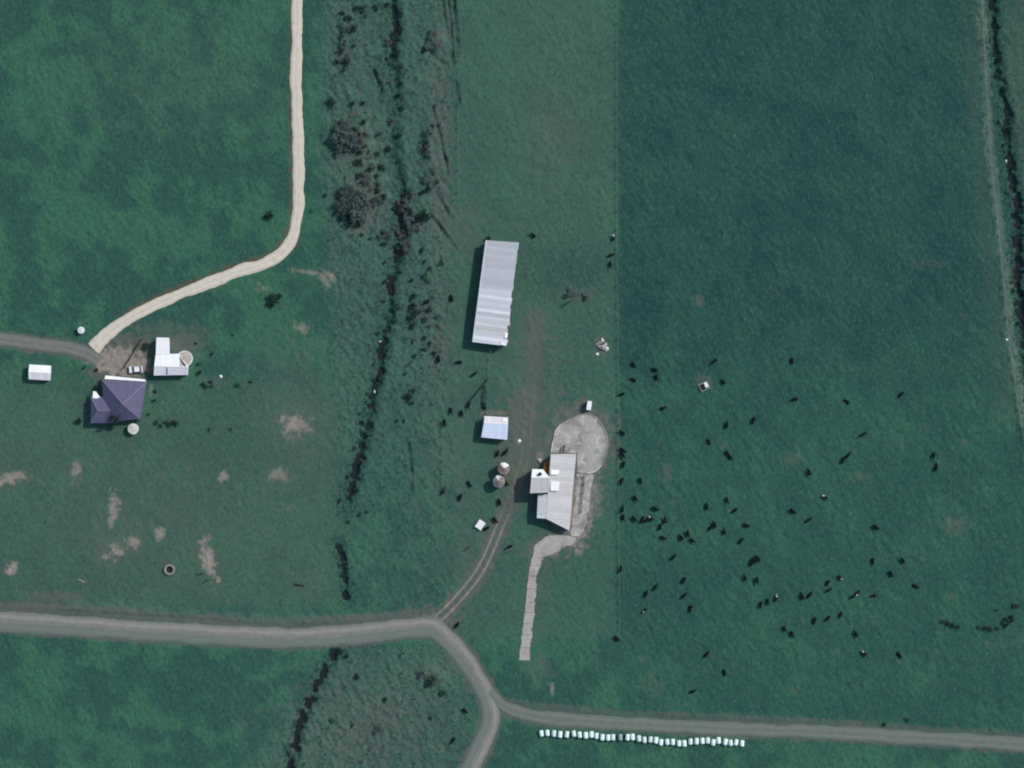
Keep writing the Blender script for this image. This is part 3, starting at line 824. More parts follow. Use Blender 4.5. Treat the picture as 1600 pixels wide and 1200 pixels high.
def walls(root, pts, mat, inset=0.25, th=0.12, drop=0.06, skip=()):
    """pts: roof-edge corners (Vectors); walls stand inset under the eaves"""
    c = sum((Vector((p.x, p.y, 0)) for p in pts), Vector()) / len(pts)
    def ins(p, k):
        d = Vector((c.x - p.x, c.y - p.y, 0)); return Vector((p.x, p.y, p.z)) + d.normalized() * k
    o_ = [ins(p, inset) for p in pts]; i_ = [ins(p, inset + th * 1.4) for p in pts]
    n = len(pts)
    for k in range(n):
        if k in skip: continue
        a, b, c1, d1 = o_[k], o_[(k + 1) % n], i_[(k + 1) % n], i_[k]
        e = (b - a).normalized() * 0.004; e.z = 0
        a = a + e; d1 = d1 + e; b = b - e; c1 = c1 - e
        vs_ = [Vector((p.x, p.y, -0.12)) for p in (a, b, c1, d1)] + [Vector((p.x, p.y, p.z - drop)) for p in (a, b, c1, d1)]
        f = [(0, 1, 2, 3), (7, 6, 5, 4), (0, 4, 5, 1), (1, 5, 6, 2), (2, 6, 7, 3), (3, 7, 4, 0)]
        mesh_obj('wall', vs_, f, mat, root)
    return o_
def panel_on(root, a, b, t, w, z0, z1, mat, name, out=0.03, inward=None):
    """flat part (door, window) on the wall from a to b at fraction t, proud of its outer face"""
    d = Vector((b.x - a.x, b.y - a.y, 0)); L = d.length; d.normalize()
    nrm = Vector((d.y, -d.x, 0))
    if inward is not None and nrm.dot(Vector((inward.x - a.x, inward.y - a.y, 0))) > 0: nrm = -nrm
    c = Vector((a.x, a.y, 0)) + d * L * t + nrm * (out / 2)
    m = MB(); m.box((c.x, c.y, (z0 + z1) / 2), (w, out, z1 - z0), math.atan2(d.y, d.x))
    return m.build(name, mat, root)

# --- long grey shed
shed = empty('long_shed', (*W(774, 458), 0)); shed.location = (0, 0, 0)
tag(shed, 'long narrow grey iron shed with mono-pitch roof, the largest roof in the picture', 'shed')
A, B, Cc, Dd = V(759.5, 376, 3.35), V(810.5, 379.5, 3.75), V(791, 541, 3.75), V(738.5, 534.5, 3.35)
A2, B2 = A.lerp(Dd, 0.47), B.lerp(Cc, 0.47)
roof_face(shed, [A, B, B2, A2], A, Dd, 0.85, M['zinc'], rag=0.10)
roof_face(shed, [A2, B2, Cc, Dd], A, Dd, 0.85, M['zinc_bright'], rag=0.30, lift=0.05, odd={2: M['off_white_roof'], 6: M['off_white_roof'], 7: M['zinc'], 11: M['zinc_warm'], 14: M['off_white_roof']})
wp = walls(shed, [A, B, Cc, Dd], M['shed_wall'], 0.35, skip=(1,))
for k in range(8):                                   # open side: posts
    p = wp[1].lerp(wp[2], k / 7); m = MB(); m.tube([(p.x, p.y, -0.2), (p.x, p.y, 3.6)], 0.11, 8); m.build('post', M['timber'], shed)
cap(shed, A + Vector((0.05, 0, 0)), Dd + Vector((0.05, 0, 0)), 0.32, M['zinc_bright'], 'gutter')
for (px, py, rz, w, h, rx) in [(791, 524, -0.12, 0.7, 1.3, 0.24), (787, 537.5, -0.12, 1.3, 0.6, 0.18)]:
    m = MB(); x, y = W(px, py); m.box((x, y, 3.93), (w, h, 0.02), rz, -rx); m.build('lifted_sheet', M['white_roof'], shed)  # sun highlight on the upturned sheets put into their white colour

# --- small shed, blue sky reflection painted into its lower slope
sh2 = empty('small_shed'); tag(sh2, 'small square shed with blue sky reflection painted on its iron roof below the long shed', 'shed')
nw, ne, se, sw_ = V(757, 650, 2.75), V(794, 652, 2.75), V(792.5, 687, 2.55), V(752, 683, 2.55)
rw, re_ = V(756, 661, 3.05), V(794, 662.5, 3.05)
roof_face(sh2, [nw, ne, re_, rw], nw, ne, 0.85, M['off_white_roof'])
roof_face(sh2, [rw, re_, se, sw_], rw, re_, 0.85, M['zinc_sky'])
cap(sh2, rw, re_, 0.35, M['off_white_roof'])
wp = walls(sh2, [nw, ne, se, sw_], M['shed_wall'])
panel_on(sh2, wp[1], wp[2], 0.5, 2.2, 0.0, 2.1, M['pale_timber'], 'door', inward=wp[0])
m = MB(); x, y = W(788, 656); m.box((x, y, 3.02), (1.0, 0.9, 0.06), 0.0, -0.2); m.build('skylight', M['white_paint'], sh2)

# --- milking shed with tower
mk = empty('milking_shed'); tag(mk, 'old grey roofed milking shed with a square tower, beside the round concrete yard', 'milking shed')
a, b, c, d = V(861.5, 709, 3.35), V(900, 709, 2.65), V(889.5, 828.5, 2.65), V(854, 810.5, 3.35)
roof_face(mk, [a, b, c, d], b, V(891, 812, 2.65), 0.85, M['zinc_warm'])
cap(mk, a, d, 0.4, M['zinc_warm'])
wp = walls(mk, [a, b, c, d], M['board'], 0.3)
panel_on(mk, wp[1], wp[2], 0.25, 3.0, 0.08, 2.2, M['dark_timber'], 'door', inward=wp[0]); panel_on(mk, wp[1], wp[2], 0.6, 3.0, 0.08, 2.2, M['dark_timber'], 'door', inward=wp[0])
# white roof lights near the tower
for (px0, py0, px1, py1) in [(861, 733.5, 874, 741), (860.5, 751.5, 874, 766.5)]:
    p = [V(px0, py0, 3.5), V(px1, py0 + 1, 3.30), V(px1 - 2, py1, 3.75), V(px0 - 0.5, py1, 3.9)]
    base = [V(px0, py0, 3.2), V(px1, py0 + 1, 2.9), V(px1 - 2, py1, 2.9), V(px0 - 0.5, py1, 3.2)]
    mesh_obj('roof_light', p + base, [(0, 1, 2, 3)[::-1], (0, 4, 5, 1), (1, 5, 6, 2), (2, 6, 7, 3), (3, 7, 4, 0), (4, 7, 6, 5)], M['white_paint'], mk)
# tower
t0, t1, t1b, t2, t3 = V(831.5, 732.5, 4.6), V(848.5, 733, 4.6), V(859, 744, 4.75), V(857, 769, 4.9), V(828, 770, 4.9)
ra, rb = V(830, 746, 5.45), V(858.7, 746, 5.45)
roof_face(mk, [t0, t1, rb, ra], t0, t1, 0.85, M['white_roof'], name='tower_sheet')  # sun on the north slope painted as white sheets, south slope grey
roof_face(mk, [ra, rb, t2, t3], ra, rb, 0.85, M['zinc_warm'], name='tower_sheet')
cap(mk, ra, rb, 0.3, M['off_white_roof'])
wp = walls(mk, [t0, t1, t1b, t2, t3], M['board'], 0.2, drop=0.05)
panel_on(mk, wp[4], wp[0], 0.5, 1.0, 0.0, 2.0, M['timber'], 'door', inward=wp[2]); panel_on(mk, wp[4], wp[0], 0.5, 1.2, 2.9, 3.8, M['glass'], 'window', inward=wp[2])
m = MB(); x, y = W(843.5, 740); m.tube([(x, y, 4.5), (x, y, 5.75)], 0.36, 10); m.tube([(x, y, 5.75), (x, y, 5.85)], 0.46, 10); m.build('flue', M['black'], mk)
# lean-to below the tower
l0, l1, l2, l3 = V(840.5, 772, 3.1), V(855.5, 772, 3.35), V(853.5, 810, 3.35), V(838.7, 809, 3.1)
roof_face(mk, [l0, l1, l2, l3], l0, l3, 0.85, M['zinc_bright'], name='lean_to_sheet'); walls(mk, [l0, l1, l2, l3], M['board'], 0.2, skip=(1,))
# rusty lean-to north of the tower
r0, r1, r2, r3 = V(850.5, 725, 1.9), V(860.8, 710.5, 2.6), V(859.5, 741, 2.6), V(848, 734, 1.9)
roof_face(mk, [r0, r1, r2, r3], r1, r2, 0.8, M['rust'], name='rusty_sheet')
for p in (r0, r3):
    m = MB(); m.tube([(p.x + .15, p.y, -0.1), (p.x + .15, p.y, 1.85)], 0.07, 6); m.build('post', M['timber'], mk)

# --- purple-roofed house
ho = empty('purple_roofed_house'); tag(ho, 'house with a purple hipped roof and a white front veranda', 'house')
def Z(zx, zy, z): return V(130 + zx / 6.667, 500 + zy / 6.667, z)
NW, NE, SE, SW = Z(205, 622, 2.7), Z(665, 645, 2.7), Z(600, 1030, 2.7), Z(240, 1062, 2.7)
AP = Z(432, 876, 6.6)
for (p, q) in ((NW, NE), (NE, SE), (SE, SW), (SW, NW)):
    roof_face(ho, [p, q, AP], p, q, 0.85, M['purple'])
for p in (NW, NE, SE): cap(ho, p, AP, 0.26, M['purple_cap'], 'hip_cap')
wnw, wne, wse, wsw = Z(92, 815, 2.55), Z(235, 800, 2.55), Z(318, 1072, 2.55), Z(88, 1072, 2.55)
r1_, r2_ = Z(168, 945, 4.0), Z(300, 945, 4.0)
roof_face(ho, [wnw, wne, r2_, r1_], wnw, wne, 0.85, M['purple']); roof_face(ho, [wsw, wnw, r1_], wsw, wnw, 0.85, M['purple']); roof_face(ho, [wsw, wse, r2_, r1_], wsw, wse, 0.85, M['purple'])
cap(ho, r1_, r2_, 0.3, M['purple_cap']); cap(ho, wnw, r1_, 0.3, M['purple_cap'], 'hip_cap'); cap(ho, wsw, r1_, 0.3, M['purple_cap'], 'hip_cap')
wp = walls(ho, [NW, NE, SE, SW], M['white_paint'], 0.5)
panel_on(ho, wp[1], wp[2], 0.3, 1.4, 0.9, 2.0, M['glass'], 'window', inward=wp[0]); panel_on(ho, wp[1], wp[2], 0.7, 1.4, 0.9, 2.0, M['glass'], 'window', inward=wp[0])
panel_on(ho, wp[0], wp[1], 0.5, 1.0, 0.0, 2.05, M['timber'], 'door', inward=wp[2])
wp = walls(ho, [wnw, wne, wse, wsw], M['white_paint'], 0.4, skip=(1,))
panel_on(ho, wp[3], wp[0], 0.5, 1.6, 0.9, 2.0, M['glass'], 'window', inward=wp[1])
v0, v1, v2, v3 = Z(240, 578, 2.35), Z(655, 622, 2.35), Z(660, 641, 2.62), Z(232, 616, 2.62)
roof_face(ho, [v0, v1, v2, v3], v0, v1, 0.85, M['white_roof'], name='veranda_sheet')
for k in range(5):
    p = v0.lerp(v1, 0.02 + 0.96 * k / 4); m = MB(); m.box((p.x, p.y - 0.1, 1.15), (0.1, 0.1, 2.34)); m.build('veranda_post', M['white_paint'], ho)
p0, p1, p2, p3 = Z(112, 742, 2.2), Z(140, 745, 2.2), Z(198, 822, 2.6), Z(108, 814, 2.6)
roof_face(ho, [p0, p1, p2, p3], p3, p2, 0.7, M['white_roof'], name='porch_sheet')
for p in (p0, p1):
    m = MB(); m.box((p.x, p.y - 0.12, 1.06), (0.09, 0.09, 2.2)); m.build('porch_post', M['white_paint'], ho)

# --- white L-shaped building
lb = empty('white_outbuilding'); tag(lb, 'white L-shaped outbuilding beside the purple roofed house', 'outbuilding')
n0, n1, n2, n3 = Z(772, 182, 2.9), Z(905, 186, 2.9), Z(908, 357, 2.95), Z(765, 357, 2.95)
roof_face(lb, [n0, n1, n2, n3], n0, n3, 0.85, M['white_roof']); walls(lb, [n0, n1, n2, n3], M['white_paint'], 0.2, skip=(2,))
m0, m1, m2, m3 = Z(763, 360, 2.85), Z(1010, 350, 2.85), Z(1015, 490, 3.35), Z(750, 480, 3.35)
roof_face(lb, [m0, m1, m2, m3], m0, m1, 0.85, M['white_roof'])
s2, s3 = Z(1100, 572, 2.6), Z(742, 578, 2.6); m2e = Z(1108, 492, 3.35)
roof_face(lb, [m3, m2e, s2, s3], m3, m2e, 0.85, M['off_white_roof'])
cap(lb, m3, m2e, 0.3, M['white_roof'])
m = MB(); q = Z(882, 528, 3.06); m.box(q, (0.35, 1.9, 0.06), 0.0, 0.32); m.build('roof_vent', M['steel'], lb)
wp = walls(lb, [m0, m1, m2e, s2, s3], M['white_paint'], 0.25)
panel_on(lb, wp[3], wp[4], 0.3, 2.4, 0.0, 2.1, M['pale_timber'], 'door', inward=wp[0])

# --- white gabled shed at left
gs = empty('gabled_shed'); tag(gs, 'small white gabled shed standing alone at the left edge', 'shed')
g0, g1, g2, g3 = V(47, 569.5, 2.0), V(81, 571.5, 2.0), V(80, 594.5, 2.0), V(46, 592.5, 2.0)
ga, gb = V(46, 581, 2.5), V(81.2, 583, 2.5)
roof_face(gs, [g0, g1, gb, ga], g0, g1, 0.85, M['white_roof']); roof_face(gs, [ga, gb, g2, g3], ga, gb, 0.85, M['off_white_roof'])
cap(gs, ga, gb, 0.25, M['white_roof'])
wp = walls(gs, [g0, g1, g2, g3], M['white_paint'], 0.2)
panel_on(gs, wp[1], wp[2], 0.5, 1.8, 0.0, 1.8, M['pale_timber'], 'door', inward=wp[0])

# --- narrow white hut at the head of the yard
hu = empty('pump_hut'); tag(hu, 'narrow white hut at the top of the round yard', 'hut')
h0, h1, h2, h3 = V(918, 626, 2.15), V(925, 627, 2.15), V(923, 641, 1.95), V(916, 640, 1.95)
roof_face(hu, [h0, h1, h2, h3], h0, h3, 0.8, M['white_roof']); wp = walls(hu, [h0, h1, h2, h3], M['white_paint'], 0.08)
panel_on(hu, wp[2], wp[3], 0.5, 0.6, 0.0, 1.7, M['pale_timber'], 'door', inward=wp[0])

# ------------------------------------------------------------------ tanks
def tank(px, py, r, h, wall, lid, label, cone=0.25, rim=0.0, lidmats=None, name='water_tank'):
    x, y = W(px, py); z = zat(x, y) - 0.05
    t = empty(name, (x, y, z)); tag(t, label, 'tank')
    m = MB(); m.lathe([(r, 0), (r, h), (r - 0.10, h + 0.02), (r - 0.10, h - 0.04)], 28); m.build('wall', wall, t, True)
    n = 12
    rr = r - rim + (0.06 if not rim else 0)
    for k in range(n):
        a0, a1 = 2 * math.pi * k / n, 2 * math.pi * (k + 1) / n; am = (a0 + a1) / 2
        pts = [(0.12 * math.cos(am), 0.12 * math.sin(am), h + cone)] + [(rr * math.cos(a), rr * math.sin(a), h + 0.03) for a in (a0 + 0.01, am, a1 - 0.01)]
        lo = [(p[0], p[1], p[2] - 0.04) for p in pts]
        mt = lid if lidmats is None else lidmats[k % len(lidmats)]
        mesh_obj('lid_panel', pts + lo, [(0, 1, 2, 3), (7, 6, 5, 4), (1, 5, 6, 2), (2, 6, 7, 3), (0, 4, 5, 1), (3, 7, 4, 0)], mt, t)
    if rim:
        m = MB(); m.lathe([(r - rim, h - 0.05), (r - rim, h + 0.09), (r + 0.03, h + 0.09), (r + 0.03, h - 0.05)], 28); m.build('rim', wall, t)
    m = MB(); m.tube([(0, 0, h + cone - 0.05), (0, 0, h + cone + 0.10)], 0.2, 10); m.build('hatch', lid if lidmats is None else lidmats[-1], t)
    return t
w_, ru, cn = M['white_paint'], M['rustcone'], M['concrete']
tank(787, 732, 1.45, 2.9, cn, ru, 'tall round tank with rusty lid, sunlit side painted white, below the small blue shed', 0.8, lidmats=[ru, w_, w_, w_, ru, ru, ru, ru, ru, ru, ru, ru])  # sunlit side of the cone put into the lid colours as white panels
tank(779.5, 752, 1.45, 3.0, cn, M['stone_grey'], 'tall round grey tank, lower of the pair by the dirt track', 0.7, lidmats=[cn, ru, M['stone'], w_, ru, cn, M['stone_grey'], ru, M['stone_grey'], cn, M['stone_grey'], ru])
tank(289.5, 560.5, 1.9, 2.6, M['white_paint'], M['beige'], 'round white tank with a beige lid against the L-shaped outbuilding', 0.18, rim=0.16)
tank(209, 670, 1.28, 1.7, M['tank_pale'], M['tank_pale'], 'round pale water tank below the purple roofed house', 0.22)
tank(127.5, 516, 0.78, 1.5, M['white_paint'], M['white_paint'], 'small white round tank beside the cream gravel drive', 0.18)

# ------------------------------------------------------------------ vehicles and farm gear
def car(px, py, rz, label):
    x, y = W(px, py); t = empty('parked_car', (x, y, zat(x, y)), rz); tag(t, label, 'car')
    m = MB()
    prof = [(-1.65, .45), (-1.68, .72), (-1.55, .86), (-0.75, .92), (0.95, .95), (1.6, .90), (1.66, .5)]
    v = []; 
    for s_ in (-1, 1):
        for (a, z) in prof: v.append((a, s_ * 0.80, z))
    n = len(prof)
    m.add(v, [tuple(range(n)), tuple(range(2 * n - 1, n - 1, -1))] + [(i, n + i, n + (i + 1) % n, (i + 1) % n) for i in range(n)])
    m.build('body', M['car_white'], t)
    m = MB(); lo = [(-0.95, -.76, .9), (1.35, -.76, .92), (1.35, .76, .92), (-0.95, .76, .9)]; hi = [(-0.35, -.62, 1.42), (0.95, -.62, 1.42), (0.95, .62, 1.42), (-0.35, .62, 1.42)]
    m.add(lo + hi, [(0, 3, 2, 1), (4, 5, 6, 7), (0, 1, 5, 4), (1, 2, 6, 5), (2, 3, 7, 6), (3, 0, 4, 7)]); m.build('window', M['glass'], t)
    m = MB(); m.box((0.3, 0, 1.445), (1.28, 1.2, 0.04)); m.build('roof', M['car_white'], t)
    for a in (-1.05, 1.1):
        for s_ in (-0.72, 0.72):
            m = MB(); m.tube([(a, s_ - 0.09, .3), (a, s_ + 0.09, .3)], 0.3, 14); wv = m.build('wheel', M['black'], t)
            m = MB(); m.tube([(a, s_ - 0.095, .3), (a, s_ + 0.095, .3)], 0.17, 10); m.build('rim', M['steel'], wv)
    for s_ in (-0.55, 0.55):
        m = MB(); m.box((-1.66, s_, .68), (0.05, 0.3, 0.14)); m.build('headlight', M['white_pipe'], t)
car(212.5, 577, 0.08, 'small white car parked in front of the purple roofed house')

x, y = W(750.5, 820); tr = empty('flat_trailer', (x, y, zat(x, y)), math.radians(-35)); tag(tr, 'low white flatbed trailer parked askew beside the dirt track', 'trailer')
m = MB(); m.box((0, 0, 0.62), (1.75, 2.15, 0.10)); m.build('deck', M['white_paint'], tr)
for s_ in (-1, 1):
    m = MB(); m.box((s_ * 0.86, 0, 0.72), (0.05, 2.15, 0.12)); m.build('side_board', M['white_paint'], tr)
    m = MB(); m.tube([(s_ * 0.95 - 0.08, -0.2, 0.32), (s_ * 0.95 + 0.08, -0.2, 0.32)], 0.32, 14); m.build('wheel', M['black'], tr)
m = MB(); m.tube([(0, 1.0, 0.5), (0, 1.9, 0.45)], 0.05, 6); m.build('drawbar', M['steel'], tr)

x, y = W(265, 890); ty = empty('tractor_tyre', (x, y, zat(x, y))); tag(ty, 'pale ring-shaped old tyre lying in the lower left paddock', 'tyre')
m = MB()
prof = [(0.85, 0.03), (1.25, 0.0), (1.36, 0.15), (1.36, 0.42), (1.25, 0.55), (0.88, 0.52), (0.82, 0.28)]
vs_, fs_ = [], []
nn = 36
for k in range(nn):
    t = 2 * math.pi * k / nn
    for (r, z) in prof: vs_.append((r * math.cos(t), r * math.sin(t), z))
q = len(prof)
for k in range(nn):
    for i in range(q):
        fs_.append((k * q + i, ((k + 1) % nn) * q + i, ((k + 1) % nn) * q + (i + 1) % q, k * q + (i + 1) % q))
m.add(vs_, fs_); m.build('casing', M['concrete'], ty)
for k in range(18):
    t = 2 * math.pi * k / 18; m = MB(); m.box((1.37 * math.cos(t), 1.37 * math.sin(t), 0.28), (0.07, 0.2, 0.4), t); m.build('lug', M['stone_grey'], ty)
m = MB(); m.lathe([(0.80, 0.03), (0.80, 0.06)], 24); m.build('dark_disc', M['black'], ty)  # flat black disc filling the opening of the ring

# water trough in the herd's field
x, y = W(1100, 604); tg = empty('stock_trough', (x, y, zat(x, y)), math.radians(25)); tag(tg, 'concrete stock trough with a white cover in the muddy patch among the cattle', 'trough')
m = MB()
for (cx, cy, dx, dy) in ((0, 0.85, 2.2, 0.12), (0, -0.85, 2.2, 0.12), (1.04, 0, 0.12, 1.58), (-1.04, 0, 0.12, 1.58)): m.box((cx, cy, 0.3), (dx, dy, 0.66))
m.box((0, 0, 0.05), (1.96, 1.58, 0.1)); m.build('basin', M['stone'], tg)
m = MB(); m.box((-0.2, 0, 0.5), (1.5, 1.5, 0.02)); m.build('water_surface', M['water'], tg)
m = MB(); m.box((0.65, 0.15, 0.70), (0.8, 1.3, 0.05), 0, 0.15); m.build('cover', M['white_paint'], tg)

# rubble heap: single stones
def stone_mesh(seed):
    r = random.Random(seed); bm = bmesh.new(); bmesh.ops.create_icosphere(bm, subdivisions=1, radius=1.0)
    for v in bm.verts: v.co *= r.uniform(0.7, 1.15); v.co.z *= 0.7
    me_ = bpy.data.meshes.new('stone'); bm.to_mesh(me_); bm.free(); return me_
STONES = []
for i in range(4):
    a = stone_mesh(i); a.materials.append(M['stone'] if i < 2 else (M['white_paint'] if i == 2 else M['stone_grey'])); STONES.append(a)
x, y = W(941, 542); hp = empty('rubble_heap', (x, y, zat(x, y))); tag(hp, 'heap of pale rubble lying on grass near the right hand fence', 'rubble')
for i in range(26):
    o = data_obj('stone', STONES[(0, 1, 2, 3, 0, 1)[i % 6]], hp)
    rr = random.random() ** 0.6; t = random.uniform(0, 6.28)
    s_ = random.uniform(0.25, 0.6)
    o.location = (rr * 1.35 * math.cos(t), rr * 1.7 * math.sin(t) + 0.2, s_ * 0.35 + 0.55 * (1 - rr)); o.scale = (s_, s_ * random.uniform(.7, 1.2), s_); o.rotation_euler = (random.random(), random.random(), t)
def single_stone(px, py, s_, k, label, nm='boulder'):
    x, y = W(px, py); o = data_obj(nm, STONES[k]); o.location = (x, y, zat(x, y) + 0.25 * s_); o.scale = (s_, s_ * 0.8, s_ * 0.8); o.rotation_euler = (0.2, 0.1, px)
    tag(o, label, 'boulder')
single_stone(933.5, 553, 0.5, 2, 'small pale boulder just below the rubble heap')
single_stone(811.5, 689, 0.55, 2, 'small pale boulder by the track right of the blue shed')
single_stone(844.5, 720, 0.75, 0, 'pale block beside the rusty lean-to of the milking shed')
single_stone(1573, 250, 0.95, 2, 'pale boulder on the bank of the right hand creek')
single_stone(1573.5, 531, 0.45, 2, 'tiny white stone by the fence along the right creek')
single_stone(477, 1101, 0.6, 2, 'pale boulder on the creek bank below the gravel road')
single_stone(586, 612, 0.55, 2, 'pale boulder in the lower bend of the gully creek')
single_stone(594, 533, 0.5, 0, 'pale stone on the left bank of the gully creek')
single_stone(345, 588, 0.5, 2, 'white stone among garden shrubs right of the outbuilding')

# logs
def log(px, py, ln, r, ang, label, mat='dark_timber'):
    x, y = W(px, py); m = MB(); L = ln / 2
    pts = [(-L, 0, r), (-L * .4, 0.06 * ln * .3, r * 1.1), (L * .3, -0.04 * ln * .3, r), (L, 0.05, r * .9)]
    m.tube(pts, [r, r * 1.05, r * .85, r * .6], 8)
    m.tube([(L * .2, 0, r), (L * .45, 0.35, r * 1.5)], [r * .5, r * .25], 6)
    o = m.build('fallen_log', M[mat]); o.location = (x, y, zat(x, y) + 0.0); o.rotation_euler = (0, 0, math.radians(ang)); tag(o, label, 'log')
log(467.5, 914, 2.4, 0.22, -8, 'dark fallen log in the paddock above the gravel road')
log(730, 857, 1.9, 0.16, 35, 'dark branch on the grass left of the dirt track')
log(684, 511, 2.2, 0.18, -50, 'curved dark log near the long shed, left side')
log(640, 568, 2.4, 0.20, 40, 'dark log lying in the gully beside the creek bend')
log(128, 908, 2.0, 0.16, -25, 'short log in the lower left paddock', 'pale_timber')
log(313, 897, 2.2, 0.16, 10, 'dark branch beside the long bare earth patch')
log(322, 908, 1.8, 0.16, 30, 'lower dark branch below the long bare earth patch')
log(886, 474, 2.6, 0.2, 30, 'dark branch on the worn patch right of the long shed')

# ------------------------------------------------------------------ fences
post_me = None
def make_post(h, r, mat):
    m = MB(); m.tube([(0, 0, -0.3), (0, 0, h)], [r, r * 0.9], 6); o = m.build('post', mat); me_ = o.data; bpy.data.objects.remove(o); return me_
POST = make_post(1.15, 0.10, M['timber']); POST_P = make_post(1.2, 0.11, M['pale_timber']); POST_D = make_post(1.25, 0.14, M['dark_timber'])
def fence(pts, gap, label, post=POST, wire=M['steel'], wires=(0.35, 0.7, 1.05), wr=0.012, rail=False):
    path = smooth_path(px_path(pts), gap) if len(pts) > 2 else np.array([np.array(W(*pts[0])) + (np.array(W(*pts[1])) - np.array(W(*pts[0]))) * t for t in np.linspace(0, 1, max(2, int(np.linalg.norm(np.array(W(*pts[1])) - np.array(W(*pts[0]))) / gap) + 1))])
    f = empty('fence'); tag(f, label, 'fence')
    P = []
    for p in path:
        o = data_obj('post', post, f); z = max(zat(p[0], p[1]), -0.3); o.location = (p[0], p[1], z); P.append(Vector((p[0], p[1], z)))
    for h in wires:
        for k in range(0, len(P) - 1, 10 if not rail else 1):
            seg = P[k:k + 11] if not rail else P[k:k + 2]
            m = MB()
            if rail:
                a, b = seg[0], seg[1]; d = b - a
                m.box(((a.x + b.x) / 2, (a.y + b.y) / 2, (a.z + b.z) / 2 + h), (d.length - 0.02, 0.09, 0.16), math.atan2(d.y, d.x)); m.build('rail', wire, f)
            else:
                m.tube([(p.x, p.y, p.z + h) for p in seg], wr, 4); m.build('wire', wire, f)
    return f
fence([(964, -20), (964, 150), (964, 330), (965, 500), (966, 640), (967, 800), (968, 1000)], 4.0, 'long wire fence between the grazed paddock and the herd')
fence([(1533, -20), (1537, 60), (1542, 150), (1549, 260), (1558, 340), (1567, 430), (1577, 530), (1592, 640), (1606, 720)], 4.0, 'wire fence along the right hand creek', POST_P)
fence([(766, 548), (763.5, 575), (762, 610), (761, 645)], 3.0, 'wire fence between the long shed and the small blue shed', POST_P)
fence([(765, 590), (731, 632)], 2.2, 'dark timber rail fence running aslant above the small blue shed', POST_D, M['dark_timber'], (0.4, 0.8, 1.15), rail=True)
fence([(758, 604), (755.5, 635)], 2.2, 'short dark timber rail fence just above the small blue shed', POST_D, M['dark_timber'], (0.45, 0.95), rail=True)
fence([(223, 529), (195, 574)], 2.0, 'dark timber fence crossing the yard above the purple roofed house', POST_D, M['timber'], (0.3, 0.6, 0.9), rail=True)
fence([(913, 744), (911, 770), (908, 800)], 2.0, 'dark rail fence on the right side of the milking shed', POST_D, M['dark_timber'], (0.45, 0.95), rail=True)
fence([(713, -20), (716, 60), (717, 130), (716, 200), (716, 300)], 4.0, 'wire fence between the gully and the grazed paddock')
fence([(690, 660), (692, 700), (692, 740), (693, 790)], 3.5, 'wire fence left of the two round tanks')
m = MB()
x, y = W(881, 701)
gt = empty('steel_gate', (x, y, 0.05), math.radians(80)); tag(gt, 'dark steel gate at the top end of the milking shed', 'gate')
m = MB(); m.box((0, 0, 0.75), (1.8, 0.06, 0.08)); m.box((0, 0, 0.35), (1.8, 0.06, 0.08)); m.box((0, 0, 1.2), (1.8, 0.3, 0.08)); m.build('bars', M['dark_timber'], gt)
for s_ in (-0.85, 0.85):
    m = MB(); m.tube([(s_, 0, 0), (s_, 0, 1.3)], 0.07, 8); m.build('post', M['dark_timber'], gt)

# ------------------------------------------------------------------ shrubs
def crown_mesh(name, seed, n_leaf, leaf, mat, flat_=0.75, lobes=7, shell=0.55):
    r = np.random.default_rng(seed)
    cen = np.stack([r.uniform(-.55, .55, lobes), r.uniform(-.55, .55, lobes), r.uniform(.35, .85, lobes)], 1)
    rad = r.uniform(.28, .50, lobes)
    v = np.zeros((n_leaf * 4, 3)); 
    for i in range(n_leaf):
        k = r.integers(lobes)
        d = r.standard_normal(3); d /= np.linalg.norm(d)
        p = cen[k] + d * rad[k] * (shell + (1 - shell) * r.random()) * np.array([1, 1, flat_])
        p[2] = max(0.05, p[2])
        a = r.standard_normal(3) + np.array([0, 0, 0.2]); a /= np.linalg.norm(a)
        b = np.cross(a, d + 0.3 * r.standard_normal(3)); b /= (np.linalg.norm(b) + 1e-9)
        s1, s2 = leaf * r.uniform(.6, 1.4), leaf * r.uniform(.4, .9)
        v[i * 4:(i + 1) * 4] = [p - a * s1, p + b * s2, p + a * s1, p - b * s2]
    me_ = bpy.data.meshes.new(name)
    me_.from_pydata(v.tolist(), [], [(i * 4, i * 4 + 1, i * 4 + 2, i * 4 + 3) for i in range(n_leaf)])
    me_.materials.append(M[mat]); return me_
def stem_mesh(seed):
    r = random.Random(seed); m = MB()
    for k in range(6):
        t = r.uniform(0, 6.28); q = r.uniform(.25, .6)
        m.tube([(0.04 * math.cos(t), 0.04 * math.sin(t), -0.25), (q * .45 * math.cos(t), q * .45 * math.sin(t), .35), (q * math.cos(t + .3), q * math.sin(t + .3), .85)], [.06, .04, .015], 5)
    o = m.build('stem', M['bark']); me_ = o.data; bpy.data.objects.remove(o); return me_
STEMS = [stem_mesh(i) for i in range(3)]
CR = {k: [crown_mesh('crown', 100 + i + 17 * j, nl, lf, mt, shell=sh) for i in range(4)] for j, (k, nl, lf, mt, sh) in enumerate(
    [('dark', 520, .10, 'leaf_dark', .5), ('green', 520, .10, 'leaf_green', .5), ('grey', 900, .070, 'leaf_grey', .35), ('pale', 420, .085, 'leaf_pale', .4)])}
WORD = dict(dark='dark', green='green', grey='grey twiggy', pale='pale dry')
